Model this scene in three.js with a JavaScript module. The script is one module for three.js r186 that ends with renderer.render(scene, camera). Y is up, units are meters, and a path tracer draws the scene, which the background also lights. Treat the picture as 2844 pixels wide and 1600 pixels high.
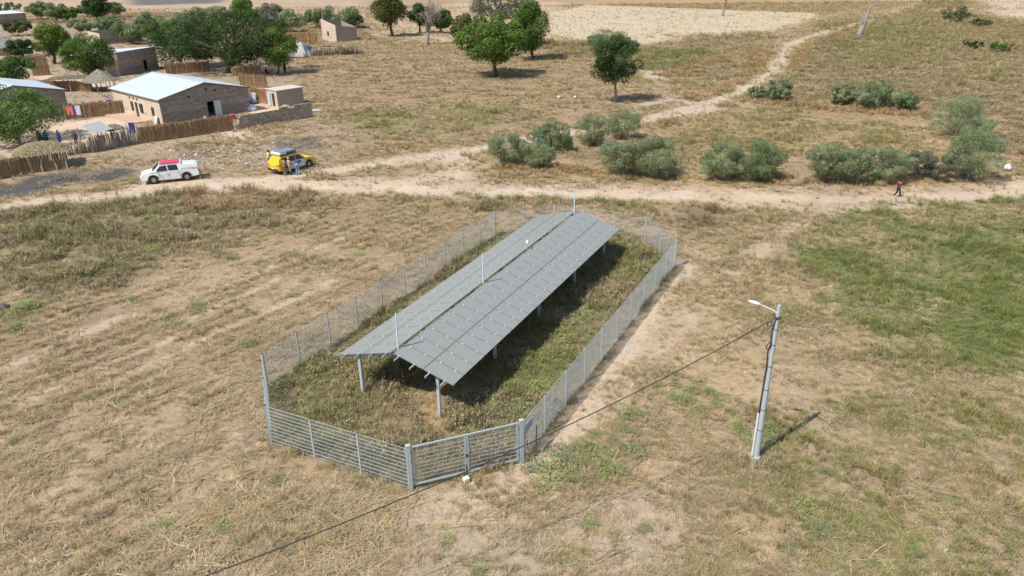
import * as THREE from 'three';
import { mergeGeometries } from 'three/addons/utils/BufferGeometryUtils.js';
import { RoundedBoxGeometry } from 'three/addons/geometries/RoundedBoxGeometry.js';
import { MarchingCubes } from 'three/addons/objects/MarchingCubes.js';
import { ImprovedNoise } from 'three/addons/math/ImprovedNoise.js';

// ---------------------------------------------------------------- camera, sky, sun, exposure
const V = (x, y, z) => new THREE.Vector3(x, y, z);
const scene = new THREE.Scene();
const PW = 2844, PH = 1600, FOC = 2050, CAMH = 20.011;
const pitch = THREE.MathUtils.degToRad(24.3345), roll = THREE.MathUtils.degToRad(0.5543);
const cp = Math.cos(pitch), sp = Math.sin(pitch), cr = Math.cos(roll), sr = Math.sin(roll);
const RIGHT = V(cr, -sr * cp, sr * sp), UPV = V(sr, cr * cp, -cr * sp), FWD = V(0, -sp, -cp);
const camera = new THREE.PerspectiveCamera(THREE.MathUtils.radToDeg(2 * Math.atan(PH / 2 / FOC)), 16 / 9, 0.5, 6000);
camera.position.set(0, CAMH, 0);
camera.quaternion.setFromRotationMatrix(new THREE.Matrix4().makeBasis(RIGHT, UPV, FWD.clone().negate()));
scene.add(camera);

const SUNTRAVEL = V(0.557, -1, -0.467).normalize();
const sun = new THREE.DirectionalLight(new THREE.Color().setRGB(1, 0.945, 0.86), 4.2);
sun.position.copy(SUNTRAVEL).multiplyScalar(-220).add(V(0, 0, -90));
sun.target.position.set(0, 0, -90);
sun.castShadow = true; sun.shadow.mapSize.set(4096, 4096); sun.shadow.radius = 1;
Object.assign(sun.shadow.camera, { left: -150, right: 150, top: 150, bottom: -150, near: 1, far: 600 });
scene.add(sun, sun.target);
{ // clear dry-season sky: pale at the horizon, blue overhead, brighter round the sun
  const w = 256, h = 128, a = new Float32Array(w * h * 4), toSun = SUNTRAVEL.clone().negate();
  for (let j = 0; j < h; j++) for (let i = 0; i < w; i++) {
    const th = (j + 0.5) / h * Math.PI - Math.PI / 2, ph = (i + 0.5) / w * 2 * Math.PI - Math.PI;
    const d = V(Math.cos(th) * Math.cos(ph), Math.sin(th), Math.cos(th) * Math.sin(ph));
    const e = Math.max(0, d.y), t = Math.pow(1 - e, 2.4), g = Math.pow(Math.max(0, d.dot(toSun)), 10);
    const k = (j * w + i) * 4, m = 0.47;
    a[k] = m * (0.36 + 0.62 * t + 0.5 * g); a[k + 1] = m * (0.56 + 0.48 * t + 0.45 * g); a[k + 2] = m * (0.95 + 0.17 * t + 0.38 * g); a[k + 3] = 1;
    if (d.y < 0) { a[k] = 0.3; a[k + 1] = 0.25; a[k + 2] = 0.19; }
  }
  const t = new THREE.DataTexture(a, w, h, THREE.RGBAFormat, THREE.FloatType);
  t.mapping = THREE.EquirectangularReflectionMapping; t.magFilter = THREE.LinearFilter; t.minFilter = THREE.LinearFilter; t.needsUpdate = true;
  scene.background = t; scene.environment = t;
}
const renderer = new THREE.WebGLRenderer({ antialias: true });
renderer.toneMapping = THREE.LinearToneMapping;
renderer.toneMappingExposure = 1.23;
renderer.shadowMap.enabled = true;
renderer.setSize(1024, 576);

// ---------------------------------------------------------------- helpers
function rng(seed) { let s = seed >>> 0; return () => { s = (s + 0x6D2B79F5) | 0; let t = Math.imul(s ^ (s >>> 15), 1 | s); t = (t + Math.imul(t ^ (t >>> 7), 61 | t)) ^ t; return ((t ^ (t >>> 14)) >>> 0) / 4294967296; }; }
const rnd = rng(20240611), ru = (a, b, r = rnd) => a + (b - a) * r();
const K = PW / 2576; // two rulers were used on the photograph: full pixels and 2576-wide ones
function at(px, py, y = 0) { // point at height y in the direction of photo pixel
  const d = RIGHT.clone().multiplyScalar((px - PW / 2) / FOC).addScaledVector(UPV, -(py - PH / 2) / FOC).add(FWD);
  return camera.position.clone().addScaledVector(d, (y - CAMH) / d.y);
}
const atD = (x, y, h = 0) => at(x * K, y * K, h);
const depthOf = p => p.clone().sub(camera.position).dot(FWD);
function heightAt(g, py) { // height above ground point g whose picture row is py
  const q = g.clone().sub(camera.position), k = (PH / 2 - py) / FOC;
  return (k * q.dot(FWD) - q.dot(UPV)) / (UPV.y - k * FWD.y);
}
const ppm = g => FOC / depthOf(g);
const used = {};
function numbered(n) { const k = used[n] = (used[n] ?? -1) + 1; return k ? n + '_' + String(k).padStart(3, '0') : n; }
function shade(o) { o.traverse(m => { if (m.isMesh) { m.castShadow = true; m.receiveShadow = true; } }); return o; }
function tag(o, label, category, group, kind) { o.userData = { label, category }; if (group) o.userData.group = group; if (kind) o.userData.kind = kind; return o; }
function thing(name, label, category, pos, turn = 0, group) {
  const o = new THREE.Group(); o.name = numbered(name); if (pos) o.position.copy(pos); o.rotation.y = turn; scene.add(o);
  return tag(o, label, category, group);
}
function mg(list) {
  list = list.map(g => { g = g.index ? g.toNonIndexed() : g; for (const k of Object.keys(g.attributes)) if (k !== 'position' && k !== 'normal') g.deleteAttribute(k); return g; });
  return list.length === 1 ? list[0] : mergeGeometries(list);
}
function part(name, geo, mat, parent, label) {
  const m = new THREE.Mesh(Array.isArray(geo) ? mg(geo) : geo, mat); m.name = name; parent.add(m); m.castShadow = m.receiveShadow = true;
  if (label) m.userData.label = label; return m;
}
function solo(name, geo, mat, label, category, group, kind) {
  const m = new THREE.Mesh(Array.isArray(geo) ? mg(geo) : geo, mat); m.name = numbered(name); scene.add(m); m.castShadow = m.receiveShadow = true;
  return tag(m, label, category, group, kind);
}
function structure(name, geo, mat, label) { const m = new THREE.Mesh(geo, mat); m.name = name; m.userData = { kind: 'structure' }; if (label) m.userData.label = label; m.receiveShadow = m.castShadow = true; scene.add(m); return m; }
const bx = (w, h, d, x = 0, y = 0, z = 0, ry = 0, rz = 0) => { const g = new THREE.BoxGeometry(w, h, d); if (rz) g.rotateZ(rz); if (ry) g.rotateY(ry); return g.translate(x, y, z); };
const rbx = (w, h, d, r, x = 0, y = 0, z = 0) => new RoundedBoxGeometry(w, h, d, 2, r).translate(x, y, z);
function bar(a, b, w, h = w) { // box beam from a to b
  const d = b.clone().sub(a), l = d.length(), g = new THREE.BoxGeometry(w, h, l);
  const m = new THREE.Matrix4().lookAt(V(0, 0, 0), d, Math.abs(d.y) > 0.99 * l ? V(1, 0, 0) : V(0, 1, 0)); m.setPosition(a.clone().add(b).multiplyScalar(0.5));
  return g.applyMatrix4(m);
}
function limb(pts, rad, seg = 7) { // tapered tube through points
  const pos = [], idx = [], n = pts.length;
  let a = V(0.31, 0.2, 0.93);
  for (let i = 0; i < n; i++) {
    const t = pts[Math.min(n - 1, i + 1)].clone().sub(pts[Math.max(0, i - 1)]).normalize();
    a = a.clone().addScaledVector(t, -a.dot(t)).normalize(); const b = t.clone().cross(a);
    for (let k = 0; k < seg; k++) { const an = k / seg * Math.PI * 2, v = pts[i].clone().addScaledVector(a, Math.cos(an) * rad[i]).addScaledVector(b, Math.sin(an) * rad[i]); pos.push(v.x, v.y, v.z); }
  }
  for (let i = 0; i < n - 1; i++) for (let k = 0; k < seg; k++) { const p = i * seg + k, q = i * seg + (k + 1) % seg; idx.push(p, q, p + seg, q, q + seg, p + seg); }
  const e = (n - 1) * seg; for (let k = 1; k < seg - 1; k++) { idx.push(e, e + k, e + k + 1); idx.push(0, k + 1, k); }
  const g = new THREE.BufferGeometry(); g.setAttribute('position', new THREE.Float32BufferAttribute(pos, 3)); g.setIndex(idx); g.computeVertexNormals(); return g;
}
const C = (r, g, b) => new THREE.Color().setRGB(r, g, b);
const mat = (r, g, b, rough = 0.9, metal = 0, o = {}) => new THREE.MeshStandardMaterial({ color: C(r, g, b), roughness: rough, metalness: metal, ...o });
const two = { side: THREE.DoubleSide };
const pn = new ImprovedNoise();
const noise = (x, y, z = 0.37) => pn.noise(x, y, z);
function fbm(x, y, o = 4, z = 0.37) { let s = 0, a = 0.5; for (let i = 0; i < o; i++) { s += a * pn.noise(x, y, z + i * 7.3); x = x * 2.03 + 1.7; y = y * 2.03 - 0.9; a *= 0.5; } return s; }
const clamp = (x, a = 0, b = 1) => Math.min(b, Math.max(a, x)), sm = (a, b, x) => { x = clamp((x - a) / (b - a)); return x * x * (3 - 2 * x); };
function dataTex(n, f, rep, srgb = true, m = n) { // computed texture; f(u,v,i,j) gives [r,g,b] in 0..1
  const d = new Uint8Array(n * m * 4);
  for (let j = 0; j < m; j++) for (let i = 0; i < n; i++) { const c = f(i / n, j / m, i, j), k = (j * n + i) * 4; d[k] = clamp(c[0]) * 255; d[k + 1] = clamp(c[1]) * 255; d[k + 2] = clamp(c[2]) * 255; d[k + 3] = 255; }
  const t = new THREE.DataTexture(d, n, m); t.wrapS = t.wrapT = THREE.RepeatWrapping; t.magFilter = THREE.LinearFilter; t.minFilter = THREE.LinearMipmapLinearFilter; t.generateMipmaps = true;
  if (srgb) t.colorSpace = THREE.SRGBColorSpace; if (rep) t.repeat.set(rep[0], rep[1]); t.needsUpdate = true; return t;
}
const M = {
  galv: mat(0.47, 0.54, 0.58, 0.5, 0.12), galvWire: mat(0.46, 0.5, 0.51, 0.55, 0.1), steelDark: mat(0.1, 0.11, 0.12, 0.6, 0.4), alu: mat(0.62, 0.64, 0.65, 0.4, 0.5),
  white: mat(0.75, 0.75, 0.73, 0.6), cable: mat(0.035, 0.037, 0.04, 0.7), concrete: mat(0.5, 0.47, 0.43, 0.95), bark: mat(0.13, 0.1, 0.075, 1), barkGrey: mat(0.3, 0.27, 0.24, 1), barkDead: mat(0.32, 0.3, 0.28, 1),
  dark: mat(0.02, 0.02, 0.022, 0.9), pole: mat(0.3, 0.24, 0.17, 1), poleGrey: mat(0.42, 0.38, 0.33, 1),
};

// ---------------------------------------------------------------- the land: zones in metres, colours, relief
// Every zone is an outline on the ground (read off the photograph through at()); c = soil colour, dens = how thick plants stand, green = share of green plants, h = plant height.
const zones = [];
function bbox(z, pad) { z.x0 = Math.min(...z.p.map(q => q.x)) - pad; z.x1 = Math.max(...z.p.map(q => q.x)) + pad; z.z0 = Math.min(...z.p.map(q => q.z)) - pad; z.z1 = Math.max(...z.p.map(q => q.z)) + pad; zones.push(z); }
const area = (pts, c, o = {}) => bbox({ poly: true, p: pts.map(q => atD(q[0], q[1])), c, soft: 1.5, wob: 1.2, dens: 1, green: null, ...o }, 8);
const track = (pts, width, c, o = {}) => bbox({ p: pts.map(q => atD(q[0], q[1])), c, w: width / 2, soft: 0.7, wob: 0.6, dens: 0.06, green: null, ...o }, width + 6);
function zdist(z, x, y) { // signed distance, negative inside
  let d = 1e9, inside = false; const p = z.p, n = p.length;
  for (let i = 0, j = n - 1; i < n; j = i++) {
    if (!z.poly && i === 0) continue;
    const a = p[j], b = p[i], ex = b.x - a.x, ez = b.z - a.z, t = clamp(((x - a.x) * ex + (y - a.z) * ez) / (ex * ex + ez * ez));
    d = Math.min(d, Math.hypot(x - a.x - ex * t, y - a.z - ez * t));
    if (z.poly && (a.z > y) !== (b.z > y) && x < (b.x - a.x) * (y - a.z) / (b.z - a.z) + a.x) inside = !inside;
  }
  return z.poly ? (inside ? -d : d) : d - z.w;
}
const SAND = [0.5, 0.385, 0.28], SANDP = [0.53, 0.425, 0.315], TAN = [0.315, 0.226, 0.142], STRAW = [0.44, 0.345, 0.222], PINK = [0.6, 0.455, 0.345], GREYT = [0.38, 0.305, 0.225], BROWN = [0.25, 0.172, 0.105], GREEN = [0.185, 0.18, 0.078], GOLD = [0.38, 0.262, 0.135], ASH = [0.085, 0.08, 0.076];
// far fields
area([[-200, -6], [900, -10], [960, 60], [700, 40], [400, 30], [-200, 60]], [0.42, 0.31, 0.215], { soft: 6, dens: 0.25, green: 0.02 });
area([[330, -12], [575, -12], [560, 7], [330, 14]], [0.13, 0.12, 0.115], { soft: 4, dens: 0.05 });
area([[940, 30], [1200, 5], [1420, 5], [1420, 100], [1130, 110], [960, 90]], [0.47, 0.36, 0.235], { soft: 5, dens: 0.3, green: 0.02 });
area([[1500, -12], [2300, -12], [2260, 22], [2060, 34], [1480, 14]], GOLD, { soft: 4, dens: 0.9, green: 0.04, h: 1.1 });
area([[1370, 34], [1480, 12], [2058, 33], [2062, 44], [1930, 82], [1720, 104], [1560, 117], [1385, 88]], [0.5, 0.415, 0.285], { soft: 2.5, dens: 0.07, green: 0.01 });
area([[2445, -12], [2700, -12], [2700, 58], [2500, 48]], SANDP, { soft: 4, dens: 0.2, green: 0 });
area([[2300, -12], [2440, -12], [2430, 20], [2290, 26]], [0.26, 0.24, 0.1], { soft: 4, dens: 1, green: 0.4, h: 1.2 });
// rough grass slope in the upper right
area([[2070, 60], [2300, 24], [2480, 40], [2700, 70], [2700, 300], [2420, 290], [2320, 280], [1890, 250], [1990, 150]], [0.31, 0.222, 0.13], { soft: 4, dens: 1.3, green: 0.22, h: 1.25 });
area([[2100, 60], [2320, 60], [2400, 110], [2260, 170], [2050, 130]], [0.24, 0.2, 0.115], { soft: 6, dens: 1.4, green: 0.5, h: 1.2 });
area([[1700, 90], [1930, 80], [1960, 110], [1900, 200], [1760, 230], [1690, 190]], [0.33, 0.24, 0.14], { soft: 7, wob: 4, dens: 1.2, green: 0.2, h: 1.2 });
area([[1570, 125], [1780, 125], [1790, 165], [1640, 185], [1560, 170]], [0.2, 0.19, 0.085], { soft: 4, dens: 1.4, green: 0.65, h: 1.3 });
area([[1600, 176], [1690, 180], [1700, 200], [1610, 200]], [0.48, 0.4, 0.3], { dens: 0.15 });
area([[1380, 105], [1560, 110], [1560, 140], [1380, 150]], [0.28, 0.19, 0.1], { soft: 3, dens: 1.3, green: 0.35, h: 1.4 });
// grass slope below the village
area([[690, 130], [1150, 105], [1500, 150], [1640, 240], [1500, 340], [1240, 360], [820, 380], [800, 240]], [0.33, 0.232, 0.142], { soft: 5, dens: 0.8, green: 0.1, h: 0.7 });
area([[850, 290], [1000, 265], [1290, 255], [1320, 300], [1130, 335], [860, 345]], [0.27, 0.225, 0.11], { soft: 5, dens: 1, green: 0.45, h: 0.7 });
area([[690, 180], [830, 180], [860, 230], [720, 240]], [0.33, 0.22, 0.135], { soft: 3, dens: 0.35, green: 0.05, h: 0.5 });
// farmed plot beyond the road
area([[1660, 350], [1890, 262], [2330, 292], [2340, 400], [1760, 400]], [0.33, 0.235, 0.125], { soft: 3, dens: 1.1, green: 0.42, h: 0.9 });
area([[2040, 275], [2340, 292], [2340, 320], [2060, 300]], [0.36, 0.24, 0.14], { soft: 1.5, dens: 0.3, green: 0.1 });
area([[2500, 250], [2700, 240], [2700, 470], [2520, 450]], [0.31, 0.2, 0.11], { soft: 3, dens: 1.3, green: 0.1, h: 1.1 });
area([[1240, 420], [1720, 430], [2500, 445], [2510, 470], [1240, 465]], [0.37, 0.265, 0.16], { soft: 1.5, dens: 1, green: 0.1, h: 0.8 });
// waste ground by the cars
area([[330, 390], [700, 350], [800, 300], [900, 330], [840, 420], [420, 470], [300, 430]], [0.34, 0.255, 0.175], { soft: 3, dens: 0.4, green: 0.05, h: 0.5 });
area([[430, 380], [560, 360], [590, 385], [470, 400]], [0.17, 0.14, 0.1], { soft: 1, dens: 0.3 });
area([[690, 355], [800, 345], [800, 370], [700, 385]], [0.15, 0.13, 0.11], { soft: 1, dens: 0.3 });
// village ground
area([[-200, 60], [300, 60], [640, 90], [760, 170], [680, 260], [600, 300], [380, 400], [-200, 440]], [0.36, 0.275, 0.195], { soft: 3, dens: 0.16, green: 0.1, h: 0.5 });
area([[-20, 370], [60, 345], [150, 305], [310, 288], [355, 312], [240, 345], [60, 400]], PINK, { soft: 0.8, dens: 0.01 });
area([[590, 250], [760, 262], [760, 280], [620, 300]], PINK, { soft: 0.6, dens: 0.01 });
area([[75, 185], [300, 200], [280, 225], [100, 225]], PINK, { soft: 1, dens: 0.01 });
area([[540, 335], [620, 325], [640, 345], [560, 358]], PINK, { soft: 1.5, dens: 0.05 });
// tracks
track([[-80, 530], [60, 512], [230, 497], [420, 476], [640, 455], [820, 432], [1000, 405], [1180, 380], [1300, 352], [1480, 330], [1640, 300], [1740, 272], [1860, 232], [1945, 180], [1968, 140], [1985, 112], [2060, 85], [2150, 62], [2290, 14], [2320, -6]], 3.0, SANDP, { wob: 0.9, soft: 0.9 });
track([[380, 470], [620, 462], [870, 468], [1050, 476], [1250, 479], [1500, 484], [1800, 491], [2100, 493], [2350, 489], [2480, 482], [2620, 464]], 4.2, [0.55, 0.44, 0.33], { wob: 0.5, soft: 0.9, dens: 0.02 });
track([[860, 458], [1150, 462], [1450, 470], [1800, 476], [2250, 479], [2430, 472], [2560, 440]], 2.4, [0.47, 0.355, 0.25], { wob: 0.8, soft: 1.2, dens: 0.25, green: 0.1 });
track([[1100, 390], [1170, 405], [1150, 440], [1000, 462], [900, 464]], 3.4, SANDP, { wob: 1, soft: 1.4, dens: 0.1 });
track([[1620, 262], [1690, 250], [1760, 262]], 2.5, [0.45, 0.36, 0.27], { wob: 0.5, dens: 0.02 });
track([[1690, 290], [1740, 284], [1800, 270]], 2, SANDP, { wob: 0.8, dens: 0.05 });
track([[1830, 512], [2000, 520], [2240, 522], [2320, 512]], 1.6, [0.5, 0.4, 0.29], { wob: 0.8, soft: 1, dens: 0.15 });
track([[2080, 528], [1965, 585], [1900, 650], [1840, 720], [1740, 800], [1650, 890], [1560, 980]], 1.5, [0.46, 0.36, 0.255], { soft: 1.2, wob: 1.0, dens: 0.35, green: 0.1 });
const goldStrip = (pts, w, o = {}) => track(pts, w, [0.37, 0.265, 0.15], { dens: 1.7, green: 0.1, h: 1.6, soft: 1.4, wob: 1.4, tint: [1.04, 0.93, 0.78], prio: 1, ...o });
goldStrip([[1890, 250], [2040, 268], [2180, 280], [2350, 296]], 2.2); goldStrip([[1690, 292], [1800, 272], [1890, 250]], 1.6); goldStrip([[1640, 318], [1700, 305], [1760, 292]], 2.4);
goldStrip([[1740, 252], [1840, 215], [1910, 165], [1925, 130]], 3.5); goldStrip([[1990, 170], [2010, 130], [2060, 105], [2200, 66]], 3); goldStrip([[1690, 190], [1760, 160], [1860, 140]], 3);
goldStrip([[1240, 424], [1420, 432], [1500, 440], [1720, 448], [1960, 458]], 1.6, { h: 1.1 }); goldStrip([[2010, 462], [2200, 466], [2340, 462], [2520, 450]], 1.8, { h: 1.2 });
// ruts along the old furrows
for (const l of [[[579, 716], [874, 592]], [[270, 962], [840, 705]], [[60, 1010], [430, 850]], [[480, 800], [700, 700]], [[0, 930], [300, 800]]]) track(l, 0.55, [0.5, 0.395, 0.28], { soft: 0.25, wob: 0.16, dens: 0.06, green: 0.02 });
// ash heaps
area([[-60, 470], [60, 445], [150, 432], [200, 443], [150, 468], [20, 492], [-60, 500]], ASH, { soft: 0.8, wob: 1.6, dens: 0.12, green: 0.1 });
area([[250, 432], [308, 424], [314, 443], [262, 452]], ASH, { soft: 0.6, wob: 1, dens: 0.08 });
// left: overgrown bank and the harvested field
area([[-60, 525], [100, 520], [180, 505], [420, 478], [700, 470], [860, 480], [700, 560], [480, 640], [300, 720], [-60, 800]], [0.27, 0.2, 0.13], { soft: 3, wob: 2.5, dens: 1.4, green: 0.2, h: 1.2 });
area([[-60, 560], [200, 510], [420, 500], [430, 570], [320, 680], [120, 700], [-60, 720]], [0.23, 0.185, 0.11], { soft: 4, wob: 3, dens: 1.5, green: 0.36, h: 1.6 });
area([[440, 470], [820, 452], [850, 480], [640, 530], [440, 560]], [0.31, 0.235, 0.155], { soft: 2.5, wob: 2.5, dens: 1.3, green: 0.08, h: 1.7, tint: [1.0, 0.9, 0.8] });
area([[860, 478], [1230, 490], [1240, 520], [1000, 560], [800, 580]], [0.31, 0.215, 0.13], { soft: 2, dens: 0.8, green: 0.22, h: 0.8 });
area([[1180, 495], [1640, 500], [1700, 545], [1500, 520], [1380, 512], [1200, 530]], [0.27, 0.215, 0.105], { soft: 1.2, dens: 1.5, green: 0.5, h: 1.3 });
area([[1640, 505], [2080, 525], [2050, 590], [1760, 610], [1640, 560]], [0.33, 0.24, 0.142], { soft: 2, dens: 1.1, green: 0.15, h: 1 });
area([[1690, 525], [1790, 525], [1800, 565], [1720, 570]], [0.2, 0.16, 0.11], { soft: 1, dens: 1.5, green: 0.1, h: 1.3, tint: [0.7, 0.6, 0.55] });
// right: green field
area([[2000, 560], [2300, 515], [2700, 500], [2700, 1080], [2480, 1000], [2250, 880], [2020, 760], [1930, 650]], [0.27, 0.228, 0.115], { soft: 8, wob: 4, dens: 1.7, green: 0.6, h: 0.95, verdant: true });
area([[2300, 560], [2450, 520], [2700, 510], [2700, 880], [2500, 820], [2380, 700], [2200, 640]], GREEN, { soft: 7, wob: 5, dens: 2.2, green: 0.9, h: 1.0, verdant: true });
// lower right and lower middle
area([[1990, 900], [2200, 850], [2400, 950], [2700, 1000], [2700, 1600], [1900, 1600], [1800, 1300]], [0.35, 0.262, 0.158], { soft: 5, wob: 3, dens: 1.1, green: 0.42, h: 0.8 });
area([[1200, 1270], [1700, 1230], [1800, 1320], [1700, 1600], [1000, 1600], [1050, 1330]], [0.385, 0.305, 0.222], { soft: 2, dens: 0.5, green: 0.08, h: 0.5 });
area([[1480, 1330], [1640, 1310], [1660, 1380], [1500, 1400]], GREYT, { soft: 0.7, dens: 0.2 });
area([[1010, 1255], [1200, 1230], [1330, 1190], [1380, 1210], [1200, 1290], [1040, 1300]], [0.44, 0.345, 0.25], { soft: 0.6, dens: 0.3, green: 0.1 });
area([[560, 1060], [660, 1050], [640, 1110], [560, 1110]], [0.43, 0.335, 0.25], { soft: 0.8, dens: 0.2 });
// bare strip outside the fence
track([[1705, 668], [1640, 780], [1560, 890], [1490, 990], [1420, 1090], [1365, 1160], [1330, 1200], [1230, 1245]], 2.5, [0.5, 0.395, 0.28], { soft: 1.0, wob: 0.8, dens: 0.06, green: 0.2 });
// lane outside the fence on the far side, then the yard inside it
const fencePx = [[1131, 1246], [735.3, 1126], [726.8, 982.8], [1374.7, 585.6], [1540.4, 565.9], [1795.4, 600.6], [1881, 664], [1449, 1174.5]];
const FH = 2.04, fenceC = fencePx.map(q => at(q[0], q[1], FH).setY(0));
bbox({ poly: true, p: fenceC, c: [0.27, 0.21, 0.122], soft: 0.35, wob: 0.15, dens: 1.9, green: 0.42, h: 1.25, yard: true }, 6);
area([[1020, 980], [1110, 965], [1120, 1020], [1110, 1100], [1030, 1030]], [0.38, 0.26, 0.15], { soft: 0.5, wob: 0.5, dens: 0.75, green: 0.05, h: 0.8 });
area([[1230, 960], [1340, 900], [1480, 760], [1620, 640], [1640, 650], [1500, 800], [1330, 1010], [1260, 1040]], [0.26, 0.21, 0.105], { soft: 0.8, wob: 0.6, dens: 2.4, green: 0.88, h: 1.8 });
area([[1330, 870], [1420, 790], [1480, 830], [1400, 920]], [0.27, 0.21, 0.1], { soft: 0.8, wob: 0.6, dens: 1.8, green: 0.5, h: 1.2 });

zones.forEach((z, i) => { z.order = i; z.prio ??= z.poly ? 0 : 2; if (z.yard) zones.yardAt = i; }); zones.forEach((z, i) => { if (i >= zones.yardAt) z.prio = 3; }); zones.sort((a, b) => a.prio - b.prio || a.order - b.order);
const furrowA = atD(330, 900), furrowB = atD(840, 705), fdir = furrowB.clone().sub(furrowA).setY(0).normalize(), fperp = V(-fdir.z, 0, fdir.x);
const fieldPoly = { poly: true, p: [[-80, 760], [420, 700], [700, 560], [1000, 530], [1230, 545], [1100, 620], [830, 780], [640, 920], [640, 1120], [900, 1260], [1000, 1340], [500, 1600], [-80, 1600]].map(q => atD(q[0], q[1])), w: 0 };
function furrow(x, z) { const d = zdist(fieldPoly, x, z); if (d > 3) return [0, 0]; const s = (x * fperp.x + z * fperp.z) + 0.25 * fbm(x * 0.15, z * 0.15, 2); return [sm(2, -3, d), s]; }
function land(x, z) { // everything about the ground at one place
  const b = fbm(x * 0.06, z * 0.06, 3), e = fbm(x * 0.35, z * 0.35, 3), big = fbm(x * 0.013 + 5, z * 0.013, 3);
  const r = { c: [0.35 + 0.12 * b, 0.256 + 0.092 * b, 0.158 + 0.06 * b], dens: 0.85 + big, green: clamp(0.1 + 0.35 * big), h: 0.65, tint: null, yard: false };
  for (const z2 of zones) {
    if (x < z2.x0 || x > z2.x1 || z < z2.z0 || z > z2.z1) continue;
    const sc = z2.soft, w = sm(sc, -sc, zdist(z2, x, z) + (e * 1.6 + b) * z2.wob * 1.6);
    if (w <= 0) continue;
    for (let i = 0; i < 3; i++) r.c[i] += (z2.c[i] * (1 + 0.16 * b) - r.c[i]) * w;
    r.dens += (z2.dens - r.dens) * w; if (z2.green !== null) r.green += (z2.green - r.green) * w; if (z2.h) r.h += (z2.h - r.h) * w;
    if (w > 0.5) { r.verdant = !!z2.verdant; r.tint = z2.tint || null; r.yard = !!z2.yard || (r.yard && z2.poly && z2.soft <= 0.8 && z2.dens > 0.5); r.road = !z2.poly; }
  }
  const [fw, fs] = furrow(x, z); r.fw = fw; r.fs = fs;
  const k = 1 + 0.26 * e + 0.1 * fbm(x * 1.4, z * 1.4, 2);
  for (let i = 0; i < 3; i++) r.c[i] *= k;
  r.c[2] *= 1 - 0.16 * fbm(x * 0.22 + 9, z * 0.22, 2);
  return r;
}
function relief(x, z, fw, fs) {
  const near = sm(120, 40, -z);
  return near * (0.05 * fbm(x * 0.5, z * 0.5, 3) + 0.055 * fw * Math.sin(fs * 2 * Math.PI / 1.15)) - 0.03;
}
const grid = { L: [] };
function landNear(x, z) { const f = (a, v) => { let lo = 0, hi = a.length - 1; while (hi - lo > 1) { const m = (lo + hi) >> 1; if (a[m] > v) hi = m; else lo = m; } return v - a[lo] < a[hi] - v ? lo : hi; }; return grid.L[f(grid.D, -z) * grid.X.length + f(grid.X, x)]; }
const reliefAt = (x, z) => { const f = furrow(x, z); return relief(x, z, f[0], f[1]); };
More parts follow.
